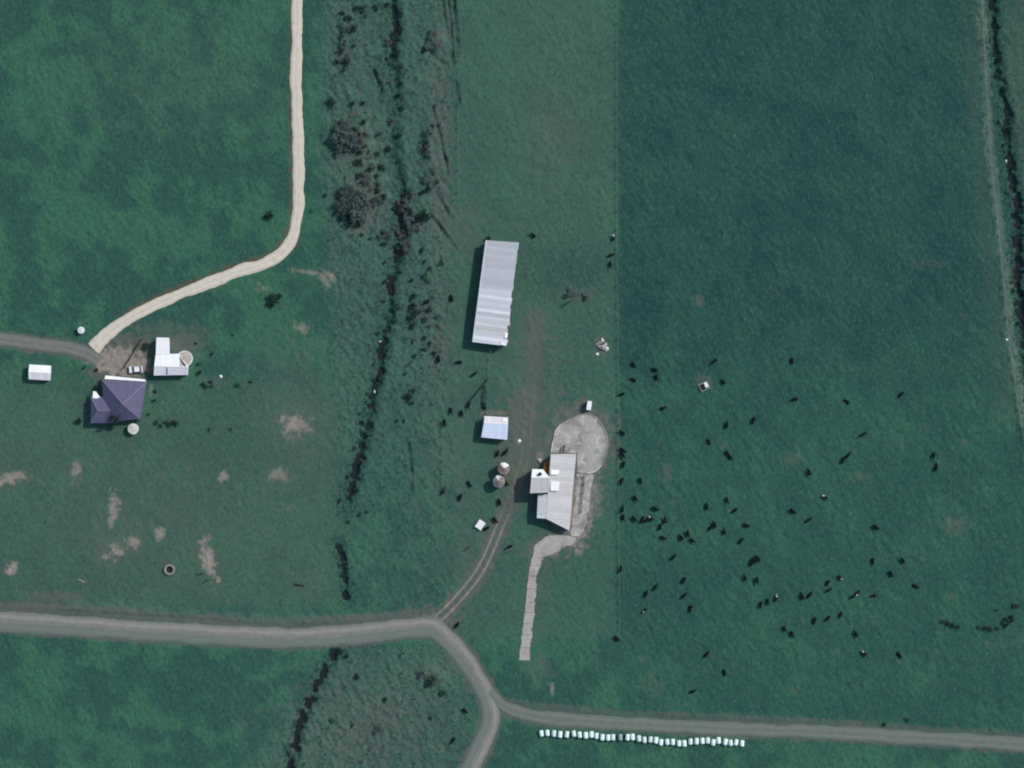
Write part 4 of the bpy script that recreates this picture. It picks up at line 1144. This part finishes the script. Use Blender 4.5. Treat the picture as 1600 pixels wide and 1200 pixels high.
def shrub(px, py, r, h, kind, label, group=None):
    """r in photograph pixels, h in metres"""
    x, y = W(px, py); t = empty('shrub', (x, y, zat(x, y)), random.uniform(0, 6.28)); tag(t, label, 'shrub', group)
    if kind == 'grey': h *= 1.3
    R_ = r / S * (1.4 if kind == 'grey' else 1.15)
    o = data_obj('crown', random.choice(CR[kind]), t); o.scale = (R_, R_ * random.uniform(.8, 1.1), h)
    o = data_obj('stem', random.choice(STEMS), t); o.scale = (R_, R_, h)
def shrubs(lst, where, group, key=1):
    """each label counts within its own colour, from the top of the picture down (or left to right)"""
    for kind in ('dark', 'green', 'grey', 'pale'):
        sub = sorted([s_ for s_ in lst if s_[4] == kind], key=lambda s_: s_[1] if key else s_[0])
        for i, s_ in enumerate(sub):
            n = len(sub)
            if n == 1: lab = 'the only %s shrub %s' % (WORD[kind], where)
            elif i < (n + 1) // 2: lab = '%s shrub %s, %s from %s' % (WORD[kind], where, ORD[i], 'the top' if key else 'the left')
            else: lab = '%s shrub %s, %s from %s' % (WORD[kind], where, ORD[n - 1 - i], 'the bottom' if key else 'the right')
            shrub(*s_, lab, group)
shrubs([(565, 15, 8, .9, 'dark'), (558, 12, 5, .7, 'dark'), (587, 12, 6, .8, 'dark'), (544, 29, 7, .9, 'dark'), (552, 44, 8, 1.0, 'dark'), (533, 57, 5, .7, 'dark'), (553, 72, 4, .6, 'dark'), (532, 79, 7, .9, 'dark'),
        (540, 99, 7, .9, 'dark'), (537, 110, 4, .7, 'dark'), (526, 97, 5, .8, 'dark'), (536, 20, 5, .7, 'dark'), (538, 66, 6, .8, 'grey'), (545, 87, 6, .8, 'grey'), (541, 44, 6, .8, 'grey'), (530, 40, 4, .6, 'green'), (572, 25, 4, .5, 'green')],
       'in the topmost cluster left of the creek', 'shrubs at the top of the gully')
def fill(seed, boxes):
    r = random.Random(seed); out = []
    for (x0, y0, x1, y1, n, rmin, rmax, h, kinds) in boxes:
        for _ in range(n): out.append((r.uniform(x0, x1), r.uniform(y0, y1), r.uniform(rmin, rmax), h * r.uniform(.7, 1.2), r.choice(kinds)))
    return out
shrubs(fill(5, [(525, 190, 556, 240, 9, 6, 10, 1.6, ['grey', 'grey', 'dark']), (560, 180, 596, 260, 8, 3, 6, .8, ['pale', 'grey', 'dark'])]) + [(519, 160, 9, 1.2, 'dark'), (552, 162, 5, .9, 'dark'), (567, 161, 4, .7, 'dark'), (568, 190, 5, .9, 'dark'), (553, 202, 5, .9, 'dark'), (528, 211, 11, 1.9, 'grey'), (540, 199, 11, 1.8, 'grey'), (546, 218, 11, 1.9, 'grey'),
        (535, 230, 9, 1.7, 'grey'), (557, 215, 7, 1.2, 'grey'), (533, 190, 7, 1.3, 'grey'), (553, 180, 8, .8, 'pale'), (563, 237, 5, .9, 'dark'), (562, 253, 7, 1.1, 'dark'), (563, 275, 7, 1.1, 'dark'), (525, 225, 7, 1.4, 'dark'), (566, 222, 6, .8, 'pale')],
       'in the upper thicket left of the creek', 'shrubs in the upper thicket')
shrubs(fill(6, [(530, 292, 572, 350, 12, 6, 11, 1.7, ['grey', 'grey', 'dark']), (562, 240, 600, 350, 12, 3, 7, .9, ['pale', 'grey', 'dark'])]) + [(548, 310, 13, 2.0, 'grey'), (560, 325, 13, 2.0, 'grey'), (541, 299, 10, 1.8, 'grey'), (553, 338, 10, 1.9, 'grey'), (566, 344, 8, 1.5, 'grey'), (536, 322, 10, 1.9, 'grey'), (538, 338, 8, 1.6, 'dark'), (548, 350, 7, 1.4, 'dark'),
        (560, 353, 6, 1.3, 'dark'), (570, 306, 8, .9, 'pale'), (583, 318, 9, .9, 'pale'), (580, 295, 7, .8, 'pale'), (573, 275, 8, .8, 'pale'), (585, 260, 6, .7, 'pale'), (578, 243, 6, .7, 'pale'), (590, 240, 5, .7, 'dark'), (588, 275, 5, .8, 'dark'),
        (590, 290, 4, .8, 'dark'), (600, 308, 6, 1.1, 'dark'), (570, 328, 6, 1.0, 'pale'), (578, 372, 3, .6, 'dark'), (566, 366, 4, .8, 'dark')],
       'in the big lower thicket left of the creek', 'shrubs in the lower thicket')
shrubs(fill(7, [(618, 300, 668, 395, 9, 5, 10, 1.4, ['grey', 'dark', 'pale']), (656, 190, 690, 300, 5, 4, 7, 1.0, ['grey', 'dark'])]) + [(620, 325, 9, 1.5, 'dark'), (631, 326, 10, 1.5, 'pale'), (637, 340, 10, 1.5, 'grey'), (642, 303, 7, 1.3, 'dark'), (663, 336, 11, 2.2, 'dark'), (650, 342, 9, 1.6, 'dark'), (634, 350, 7, 1.5, 'dark'), (628, 364, 11, 1.4, 'pale'), (640, 362, 9, 1.3, 'grey'),
        (601, 380, 6, 1.0, 'dark'), (592, 372, 6, .9, 'grey'), (606, 365, 8, 1.0, 'grey'), (617, 388, 9, 1.4, 'dark'), (634, 384, 9, 1.2, 'grey'), (666, 221, 7, 1.3, 'dark'), (673, 205, 8, 1.0, 'pale'), (676, 266, 8, 1.1, 'pale'), (664, 282, 6, 1.0, 'grey'),
        (668, 240, 6, 1.0, 'grey'), (679, 195, 5, .8, 'pale'), (660, 300, 6, 1.1, 'dark'), (678, 55, 9, .9, 'grey'), (670, 72, 8, .9, 'grey'), (686, 70, 8, .8, 'pale'), (663, 78, 6, .9, 'dark'), (682, 285, 5, .7, 'green')],
       'on the creek banks above the long shed', 'shrubs on the upper creek banks')
shrubs(fill(8, [(640, 400, 690, 560, 9, 3, 6, 1.0, ['grey', 'dark', 'green'])]) + [(646, 463, 6, 1.7, 'dark'), (645, 478, 7, 1.9, 'dark'), (646, 494, 7, 1.9, 'dark'), (646, 509, 6, 1.6, 'dark'), (654, 486, 6, 1.3, 'grey'), (667, 470, 5, .9, 'dark'), (670, 484, 5, .8, 'dark'), (664, 499, 5, .9, 'dark'), (672, 509, 4, .7, 'pale'),
        (672, 538, 5, .9, 'dark'), (679, 552, 5, .9, 'dark'), (663, 528, 4, .8, 'dark'), (666, 545, 4, .8, 'grey'), (629, 478, 5, .9, 'grey'), (640, 620, 8, 1.4, 'dark'), (646, 610, 5, 1.0, 'grey'), (645, 630, 4, .9, 'dark'), (634, 583, 3, .6, 'dark'),
        (664, 408, 4, .8, 'dark'), (672, 420, 4, .8, 'dark'), (660, 392, 5, .9, 'dark'), (668, 440, 4, .7, 'grey'), (620, 657, 4, .6, 'dark'), (632, 658, 3, .5, 'dark'), (562, 647, 3, .5, 'dark')],
       'in the gully left of the long shed', 'shrubs in the middle gully')
shrubs([(562, 803, 4, .6, 'dark'), (572, 800, 3, .5, 'dark'), (545, 815, 4, .6, 'green'), (557, 1057, 5, .8, 'dark'), (603, 1093, 5, .8, 'dark'), (541, 1025, 4, .7, 'dark'), (533, 1018, 5, .8, 'dark'), (674, 1122, 4, .6, 'dark'), (668, 1070, 6, 1.0, 'dark'), (692, 1083, 6, 1.0, 'dark'),
        (678, 1062, 7, 1.0, 'grey'), (660, 1052, 6, .8, 'grey'), (580, 1168, 5, .6, 'grey'), (551, 1133, 4, .5, 'green'), (455, 1175, 5, .8, 'grey'), (520, 1125, 5, .6, 'green'), (590, 1140, 6, .6, 'grey')],
       'on rough ground round the road junction', 'shrubs near the junction')
shrubs([(182, 653, 11, 4.8, 'green'), (174, 668, 5, 1.4, 'green'), (216, 655, 5, 1.8, 'green'), (124, 658, 6, 1.6, 'dark'), (152, 606, 5, 1.4, 'dark'), (151, 578, 4, .9, 'dark'), (270, 662, 7, 1.5, 'dark'), (262, 658, 4, .9, 'grey'), (277, 660, 4, .9, 'grey'), (245, 660, 5, .7, 'green'),
        (252, 665, 4, .7, 'green'), (312, 582, 5, .9, 'dark'), (318, 601, 5, .8, 'dark'), (330, 597, 4, .7, 'dark'), (323, 605, 4, .7, 'green'), (311, 569, 4, .8, 'green'), (331, 604, 3, .6, 'dark'), (371, 602, 4, .5, 'green'), (391, 597, 3, .6, 'dark'),
        (331, 553, 3, .6, 'dark'), (306, 537, 3, .5, 'dark'), (364, 523, 2.5, .5, 'dark'), (228, 541, 7, 1.0, 'green'), (242, 612, 4, .7, 'dark'), (241, 625, 4, .6, 'dark'), (232, 648, 3, .6, 'dark'), (327, 671, 3, .5, 'green'), (361, 671, 3, .5, 'green'), (132, 574, 4, .6, 'green')],
       'in the garden of the purple roofed house', 'garden shrubs', key=0)
shrubs([(430, 465, 10, 2.0, 'green'), (424, 475, 6, 1.8, 'dark'), (437, 462, 5, 1.6, 'dark'), (422, 336, 7, 1.6, 'dark'), (415, 339, 4, .9, 'dark'), (508, 306, 3.5, .7, 'dark'), (486, 330, 3, .5, 'green')],
       'standing in the grass beside the cream drive', 'shrubs beside the drive')
shrubs([(1472, 972, 4, .5, 'dark'), (1480, 974, 5, .6, 'dark'), (1489, 977, 5, .6, 'dark'), (1497, 980, 4, .6, 'dark'), (1530, 980, 4, .5, 'dark'), (1539, 981, 5, .6, 'dark'), (1548, 982, 5, .6, 'dark'), (1558, 982, 4, .5, 'dark'), (1577, 965, 9, 1.9, 'dark'),
        (1572, 978, 5, 1.0, 'dark'), (1584, 947, 5, .7, 'dark'), (1591, 947, 4, .6, 'dark'), (1557, 953, 3, .6, 'green'), (1382, 1132, 4, .6, 'dark'), (1418, 1124, 5, .5, 'green')],
       'in the low hedge line at lower right', 'shrubs of the broken hedge', key=0)
shrub(763, 373, 5, 1.2, 'dark', 'dark shrub at the top left corner of the long shed')
shrubs([(890, 457, 9, .7, 'grey'), (901, 460, 8, .6, 'grey'), (884, 463, 5, .6, 'dark'), (917, 462, 7, .6, 'grey'), (913, 466, 5, .6, 'dark')], 'in the low scrub right of the long shed', 'scrub right of the long shed', key=0)
cr = []
for i, (px, py) in enumerate([(1547, 12), (1556, 40), (1549, 62), (1562, 92), (1555, 120), (1571, 140), (1563, 190), (1579, 200), (1568, 228), (1584, 262), (1576, 300), (1595, 330), (1582, 372), (1597, 400), (1583, 440), (1598, 462), (1590, 505)]):
    cr.append((px, py, random.uniform(3.5, 6), random.uniform(.7, 1.2), ('dark', 'green', 'pale', 'dark')[i % 4]))
shrubs(cr, 'on the bank of the right hand creek', 'shrubs along the right creek')
cr = []
for i, (px, py) in enumerate([(605, 8), (626, 22), (624, 45), (606, 66), (622, 82), (604, 92), (626, 104), (610, 128), (627, 132), (623, 150), (629, 168), (612, 190), (622, 212), (607, 232), (624, 250)]):
    cr.append((px, py, random.uniform(3.5, 6.5), random.uniform(.7, 1.3), ('dark', 'dark', 'green', 'grey')[i % 4]))
shrubs(cr, 'lining the creek near the top edge', 'shrubs lining the upper creek')
cr = []
for i, (px, py) in enumerate([(601, 410), (626, 425), (602, 440), (620, 455), (599, 470), (617, 500), (591, 520), (606, 560), (583, 570), (596, 590), (574, 615), (590, 640), (565, 660), (577, 680), (553, 700), (567, 722), (543, 745), (556, 765), (532, 782)]):
    cr.append((px, py, random.uniform(3, 5), random.uniform(.5, 1.0), ('dark', 'green', 'dark', 'pale')[i % 4]))
shrubs(cr, 'lining the lower creek in the gully', 'shrubs lining the lower creek')

# ------------------------------------------------------------------ cattle
def cow_mesh(name, pose, mat):
    bm = bmesh.new()
    def ell(c, r, rot=None):
        g = bmesh.ops.create_icosphere(bm, subdivisions=2, radius=1.0)
        mt = Matrix.Translation(c) @ (rot or Matrix()) @ Matrix.Diagonal((*r, 1))
        bmesh.ops.transform(bm, matrix=mt, verts=g['verts'])
    def limb(pts, rad):
        for i in range(len(pts) - 1):
            a, b = Vector(pts[i]), Vector(pts[i + 1]); d = b - a
            g = bmesh.ops.create_cone(bm, cap_ends=True, segments=10, radius1=rad[i], radius2=rad[i + 1], depth=d.length)
            bmesh.ops.transform(bm, matrix=Matrix.Translation((a + b) / 2) @ d.to_track_quat('Z', 'Y').to_matrix().to_4x4(), verts=g['verts'])
            ell(b, (rad[i + 1],) * 3)
    lie = pose == 'lying'
    dz = -0.62 if lie else 0.0
    ell((0.0, 0, 1.02 + dz), (0.80, 0.36, 0.42)); ell((-0.55, 0, 1.10 + dz), (0.42, 0.31, 0.36)); ell((0.55, 0, 1.04 + dz), (0.42, 0.30, 0.42)); ell((0, 0, 1.25 + dz), (0.85, 0.2, 0.18))
    ell((-0.35, 0, 0.72 + dz), (0.2, 0.16, 0.14))
    if pose == 'grazing':
        limb([(0.75, 0, 1.15), (1.1, 0.03, 0.80), (1.28, 0.05, 0.42)], [0.25, 0.17, 0.14]); hd, dirv = Vector((1.30, 0.05, 0.34)), Vector((0.45, 0.02, -0.75))
    else:
        limb([(0.75, 0, 1.18 + dz), (1.08, 0.05, 1.32 + dz), (1.25, 0.10, 1.42 + dz)], [0.25, 0.17, 0.14]); hd, dirv = Vector((1.28, 0.1, 1.42 + dz)), Vector((0.85, 0.25, -0.4))
    dirv.normalize(); q = dirv.to_track_quat('X', 'Z').to_matrix().to_4x4()
    ell(hd + dirv * 0.08, (0.2, 0.125, 0.14), q); ell(hd + dirv * 0.28, (0.17, 0.085, 0.09), q)
    side = Vector((-dirv.y, dirv.x, 0)).normalized() if abs(dirv.z) < .99 else Vector((0, 1, 0))
    for s_ in (-1, 1): ell(hd - dirv * 0.08 + side * s_ * 0.2, (0.06, 0.13, 0.05), q)
    if not lie:
        for s_ in (-1, 1):
            st = 0.08 * s_
            limb([(0.52, s_ * .19, .85), (0.55 + st, s_ * .2, .50), (0.52 + st, s_ * .2, .10), (0.56 + st, s_ * .2, .05)], [.15, .085, .065, .08])
            limb([(-0.60, s_ * .2, .95), (-0.50 - st, s_ * .21, .66), (-0.72 - st, s_ * .21, .42), (-0.68 - st, s_ * .21, .08)], [.2, .13, .075, .075])
    else:
        for s_ in (-1, 1):
            limb([(0.5, s_ * .25, .28), (0.85, s_ * .32, .14), (0.55, s_ * .34, .09)], [.14, .08, .06]); limb([(-0.6, s_ * .28, .28), (-0.25, s_ * .42, .16), (-0.6, s_ * .44, .09)], [.2, .11, .07])
    limb([(-0.93, 0, 1.22 + dz), (-1.03, 0.02, 0.95 + dz * .8), (-1.02, 0.03, 0.55 + dz * .7)], [.05, .035, .05])
    me_ = bpy.data.meshes.new(name); bm.to_mesh(me_); bm.free()
    o = bpy.data.objects.new('tmp', me_); C.objects.link(o)
    md = o.modifiers.new('r', 'REMESH'); md.mode = 'VOXEL'; md.voxel_size = 0.055; md.use_smooth_shade = True
    md2 = o.modifiers.new('s', 'SMOOTH'); md2.factor = 0.5; md2.iterations = 3
    dg = bpy.context.evaluated_depsgraph_get()
    out = bpy.data.meshes.new_from_object(o.evaluated_get(dg)); out.name = name
    bpy.data.objects.remove(o)
    out.materials.clear(); out.materials.append(M[mat]); return out
COW = {(p, h): cow_mesh('cow', p, 'hide_' + h) for p in ('grazing', 'standing', 'lying') for h in ('black',)}
for p in ('grazing', 'standing'):
    me_ = COW[(p, 'black')].copy(); me_.materials.clear(); me_.materials.append(M['hide_patch']); COW[(p, 'patch')] = me_
def cow(px, py, ang, label, group, pose=None, hide='black', s=1.0):
    pose = pose or random.choice(['grazing', 'grazing', 'standing'])
    if hide == 'patch' and pose == 'lying': pose = 'standing'
    x, y = W(px, py); o = data_obj('cow', COW[(pose, hide)]); k = s * random.uniform(0.68, 0.80)
    if 25 < ang < 100: ang = 2 * ang - 30
    if random.random() < 0.5: ang += 180
    o.location = (x + 0.25, y + 0.18, zat(x, y) - 0.02); o.rotation_euler = (0, 0, math.radians(ang)); o.scale = (k, k * 1.35, k)
    tag(o, label, 'cow', group)
def herd(lst, where, group, key='y'):
    """black and patched animals are counted apart; labels count from either end of the bunch"""
    for hide in ('black', 'patch'):
        sub = [c for c in lst if (len(c) > 3 and 'p' in c[3]) == (hide == 'patch')]
        sub.sort(key=lambda c: c[1] if key == 'y' else c[0])
        n = len(sub)
        w = 'black cow' if hide == 'black' else 'black cow with white patches'
        for i, c in enumerate(sub):
            a, b = ('the top', 'the bottom') if key == 'y' else ('the left', 'the right')
            if n == 1: lab = 'the only %s %s' % (w, where)
            elif i < (n + 1) // 2: lab = '%s %s, %s from %s' % (w, where, ORD[i], a)
            else: lab = '%s %s, %s from %s' % (w, where, ORD[n - 1 - i], b)
            f = c[3] if len(c) > 3 else ''
            cow(c[0], c[1], c[2] + random.uniform(-8, 8), lab, group, 'lying' if 'l' in f else None, hide)
G1 = 'cattle in the right hand field'
herd([(957, 373, 60, 'p'), (953, 400, 20), (952, 414, 60), (970, 617, 5), (971, 677, 80), (971, 704, 85), (971, 711, 70), (973, 726, 50), (970, 752, 50), (971, 797, 50), (972, 809, 60), (968, 891, 50), (962, 998, 80)],
     'strung along the long wire fence', 'cattle along the wire fence')
herd([(1022, 579, 100), (1024, 590, 110), (988, 570, 70), (988, 595, 90, 'l'), (1115, 565, 28), (1129, 598, 80), (1034, 639, 20, 'l')], 'in the loose bunch around the stock trough', G1)
herd([(1176, 657, 58), (1134, 665, 55), (1106, 692, 70, 'l'), (1139, 715, 130), (1135, 709, 140)], 'in the small bunch below the stock trough', G1)
herd([(1236, 564, 55), (1240, 625, 15, 'l'), (1322, 629, 80, 'l'), (1407, 617, 40), (1348, 679, 35), (1316, 719, 48), (1323, 713, 45), (1457, 712, 62), (1461, 732, 52), (1263, 739, 120), (1288, 778, 80, 'p')], 'scattered across the upper right of the field', G1)
herd([(999, 751, 62), (991, 779, 75), (1022, 795, 150), (1103, 793, 70), (1134, 782, 60), (1147, 798, 40)], 'just above the dense band by the fence', G1, 'x')
herd([(989, 811, 85), (1002, 814, 55), (1011, 813, 30), (1016, 811, 150, 'p'), (1038, 814, 62), (1030, 825, 60), (1034, 841, 150), (1063, 841, 85), (1073, 834, 62), (1080, 845, 80), (1109, 825, 50), (1115, 821, 70), (1130, 832, 100), (1165, 822, 95), (1157, 845, 38)],
     'in the dense band right of the fence', G1, 'x')
herd([(1237, 799, 80), (1261, 814, 38), (1366, 824, 80), (1362, 877, 55, 'l'), (1409, 877, 72), (1390, 897, 70), (1428, 917, 95, 'l'), (1363, 932, 10, 'l')], 'spread at the right end of the herd', G1, 'x')
herd([(1050, 872, 38), (1172, 881, 50), (1176, 878, 65), (1183, 874, 75), (1163, 904, 75), (1181, 907, 100), (1067, 907, 45), (1022, 919, 40), (1008, 929, 50), (1067, 932, 42), (1077, 951, 60, 'l'), (1006, 954, 50, 'p')], 'in the middle left of the herd', G1, 'x')
herd([(1187, 945, 50), (1198, 940, 60), (1211, 936, 55, 'p'), (1252, 933, 70), (1264, 930, 45), (1292, 911, 38), (1293, 923, 35), (1311, 903, 75, 'p'), (1332, 932, 35), (1339, 927, 50, 'p')], 'in the middle row of the herd', G1, 'x')
herd([(1224, 983, 115), (1236, 991, 115), (1271, 970, 60), (1292, 967, 40), (1312, 961, 50), (1336, 992, 68), (1349, 1022, 75, 'p'), (1403, 1024, 130, 'l'), (1102, 1024, 38), (1130, 1051, 100, 'l'), (1081, 1081, 15)], 'along the bottom edge of the herd', G1, 'x')
herd([(832, 369, 75), (704, 468, 60), (684, 563, 60), (716, 567, 10), (739, 586, 30)], 'grazing around the long shed', 'cattle round the farm sheds')
herd([(731, 633, 60), (703, 642, 60), (693, 661, 55), (720, 646, 70), (755, 637, 60, 'l'), (776, 710, 60), (788, 708, 40)], 'by the small blue shed', 'cattle round the farm sheds')
herd([(731, 757, 70, 'l'), (718, 777, 55), (691, 769, 55), (779, 786, 70), (772, 813, 80), (758, 827, 30, 'l'), (795, 855, 20), (789, 755, 80)], 'near the two round tanks', 'cattle round the farm sheds')
herd([(713, 977, 50), (725, 1111, 75), (707, 1157, 50)], 'by the road bends', 'cattle near the junction')

# ------------------------------------------------------------------ wrapped bales
def bale_mesh(seed):
    r = random.Random(seed); n = 20; prof = [(-0.64, 0.30), (-0.66, 0.45), (-0.58, 0.58), (-0.3, 0.615), (0, 0.60), (0.3, 0.615), (0.58, 0.58), (0.66, 0.45), (0.64, 0.30)]
    vs_, fs_ = [], []
    for (a, rr) in prof:
        for k in range(n):
            t = 2 * math.pi * k / n; q = rr * (1 + r.uniform(-.02, .02)); zz = q * math.sin(t)
            vs_.append((q * math.cos(t), a + r.uniform(-.01, .01), max(zz, -0.52)))
    L = len(prof)
    for i in range(L - 1):
        for k in range(n): fs_.append((i * n + k, (i + 1) * n + k, (i + 1) * n + (k + 1) % n, i * n + (k + 1) % n))
    fs_.append(tuple(range(n))); fs_.append(tuple((L - 1) * n + k for k in range(n - 1, -1, -1)))
    me_ = bpy.data.meshes.new('bale'); me_.from_pydata(vs_, [], fs_); 
    for p in me_.polygons: p.use_smooth = True
    return me_
def wrap_mat(name, c):
    m, nt, b = new_mat(name); n = N(nt); co_ = n.coords('Object')
    f = n.noise(n.mapping(co_, scale=(1, 4, 1)), 3.0, 4.0, 0.6)
    cc = n.mix(f, tuple(x * .86 for x in c[:3]) + (1,), c)
    oi = n.node('ShaderNodeObjectInfo'); k = n.ramp(oi.outputs['Random'], 0, 1, 0.86, 1.05)
    hs = n.node('ShaderNodeHueSaturation'); n.link(cc, hs.inputs['Color']); n.link(k, hs.inputs['Value']); n.link(hs.outputs[0], b.inputs['Base Color'])
    b.inputs['Roughness'].default_value = 0.35; b.inputs['Specular IOR Level'].default_value = 0.4
    n.bump(f, 0.03, 0.7, b); return m
M['wrap'] = wrap_mat('mint_white_wrap', col(0.78, 0.92, 0.86)); M['wrap_dull'] = wrap_mat('grey_wrap', col(0.36, 0.42, 0.40))
BALES = [bale_mesh(i) for i in range(4)]
for b_ in BALES: b_.materials.append(M['wrap'])
bd = BALES[0].copy(); bd.materials.clear(); bd.materials.append(M['wrap_dull'])
bx = [115, 157, 202, 245, 292, 340, 380, 423, 462, 497, 538, 578, 612, 663, 713, 748, 792, 830, 872, 910, 945, 988, 1027, 1070, 1107, 1150, 1192, 1233, 1270, 1308, 1345, 1392, 1428, 1467, 1508]
by = [203, 200, 203, 210, 210, 205, 212, 216, 210, 220, 230, 232, 230, 230, 230, 228, 238, 248, 245, 250, 265, 262, 262, 272, 272, 260, 257, 255, 252, 265, 252, 262, 268, 265, 272]
for i in range(35):
    x, y = W(820 + bx[i] / 4.444, 1100 + by[i] / 4.444)
    o = data_obj('wrapped_bale', bd if i == 13 else random.choice(BALES))
    o.location = (x, y, zat(x, y) + 0.52); o.rotation_euler = (0, 0, random.uniform(-0.16, 0.16)); s_ = random.uniform(0.97, 1.06); o.scale = (s_ * 0.88, s_ * 1.16, s_)
    if i == 13: lab = 'the one greyish wrapped bale in the long row by the road'
    elif i < 18: lab = 'white wrapped bale, %s from the left end of the long row' % ORD[i]
    else: lab = 'white wrapped bale, %s from the right end of the long row' % ORD[34 - i]
    tag(o, lab, 'bale', 'wrapped bales beside the road')

# ------------------------------------------------------------------ grass and rushes (uncountable)
def tufts(name, n_try, dens, hmin, hmax, wmin, wmax, blades, mat, label, seed):
    r = np.random.default_rng(seed)
    x = r.uniform(-128, 128, n_try); y = r.uniform(-97, 97, n_try)
    i = ((x - xf[0]) / GS).astype(int); j = ((y - yf[0]) / GS).astype(int)
    keep = r.random(n_try) < dens[j, i]
    x, y, i, j = x[keep], y[keep], i[keep], j[keep]; n = len(x)
    z = H[j, i] - 0.03
    v = np.zeros((n, blades, 3, 3)); ang0 = r.uniform(0, 6.28, n)
    for b in range(blades):
        a = ang0 + b * 2 * math.pi / blades + r.uniform(-.4, .4, n)
        hh = r.uniform(hmin, hmax, n); w = r.uniform(wmin, wmax, n); ln = hh * r.uniform(.5, 1.1, n)
        ca, sa = np.cos(a), np.sin(a)
        v[:, b, 0] = np.stack([x - sa * w / 2, y + ca * w / 2, z], -1)
        v[:, b, 1] = np.stack([x + sa * w / 2, y - ca * w / 2, z], -1)
        v[:, b, 2] = np.stack([x + ca * ln, y + sa * ln, z + hh], -1)
    V_ = v.reshape(-1, 3).astype(np.float32); nf = n * blades
    me_ = bpy.data.meshes.new(name)
    me_.vertices.add(len(V_)); me_.vertices.foreach_set('co', V_.ravel()); me_.loops.add(nf * 3); me_.loops.foreach_set('vertex_index', np.arange(nf * 3, dtype=np.int32))
    me_.polygons.add(nf); me_.polygons.foreach_set('loop_start', np.arange(0, nf * 3, 3, dtype=np.int32)); me_.update(calc_edges=True)
    me_.materials.append(mat)
    tag(link(bpy.data.objects.new(name, me_)), label, 'grass', kind='stuff')
noroad = np.ones_like(H)
for k, pth in ROADPATH.items():
    D, T = dist_path(pth, 6.0); noroad *= sstep(HALF[k] / S - 0.4, HALF[k] / S + 0.2, D)
def hole(px, py, rx, ry):
    global noroad
    noroad = noroad * (np.maximum(np.abs(PX - px) / rx, np.abs(PY - py) / ry) > 1)
for a in [(774, 458, 40, 86), (773, 668, 22, 20), (872, 768, 32, 62), (906, 694, 46, 48), (906, 790, 12, 60), (866, 852, 30, 20), (829, 950, 12, 86), (186, 630, 50, 40), (270, 560, 36, 34), (64, 582, 20, 14)]: hole(*a)
bare = 1 - np.clip(dirt * 1.3 + mud * 0.6, 0, 0.95)
flat_ditch = (H > -0.5)
clump = np.clip(0.45 + 0.35 * nz_med + 0.3 * nz_str, 0, 1)
M['tuft'] = leaf_mat('pasture_tufts', col(0.026, 0.080, 0.060), col(0.038, 0.105, 0.072), col(0.065, 0.14, 0.10))
M['rush'] = leaf_mat('rush_clumps', col(0.026, 0.062, 0.052), col(0.042, 0.090, 0.070), col(0.085, 0.125, 0.10))
tufts('grass', 150000, noroad * bare * flat_ditch * clump * (0.6 + 0.35 * east), .06, .20, .10, .28, 3, M['tuft'], 'tufts of pasture grass all over the fields', 21)
tufts('rushes', 110000, noroad * (1 - 0.8 * np.clip(dirt, 0, 1)) * np.clip(gully * (0.05 + 0.55 * clump ** 3) + bankw * 0.8, 0, 1), .15, .42, .12, .34, 4, M['rush'], 'rough rushes and rank grass along gully and creeks', 22)
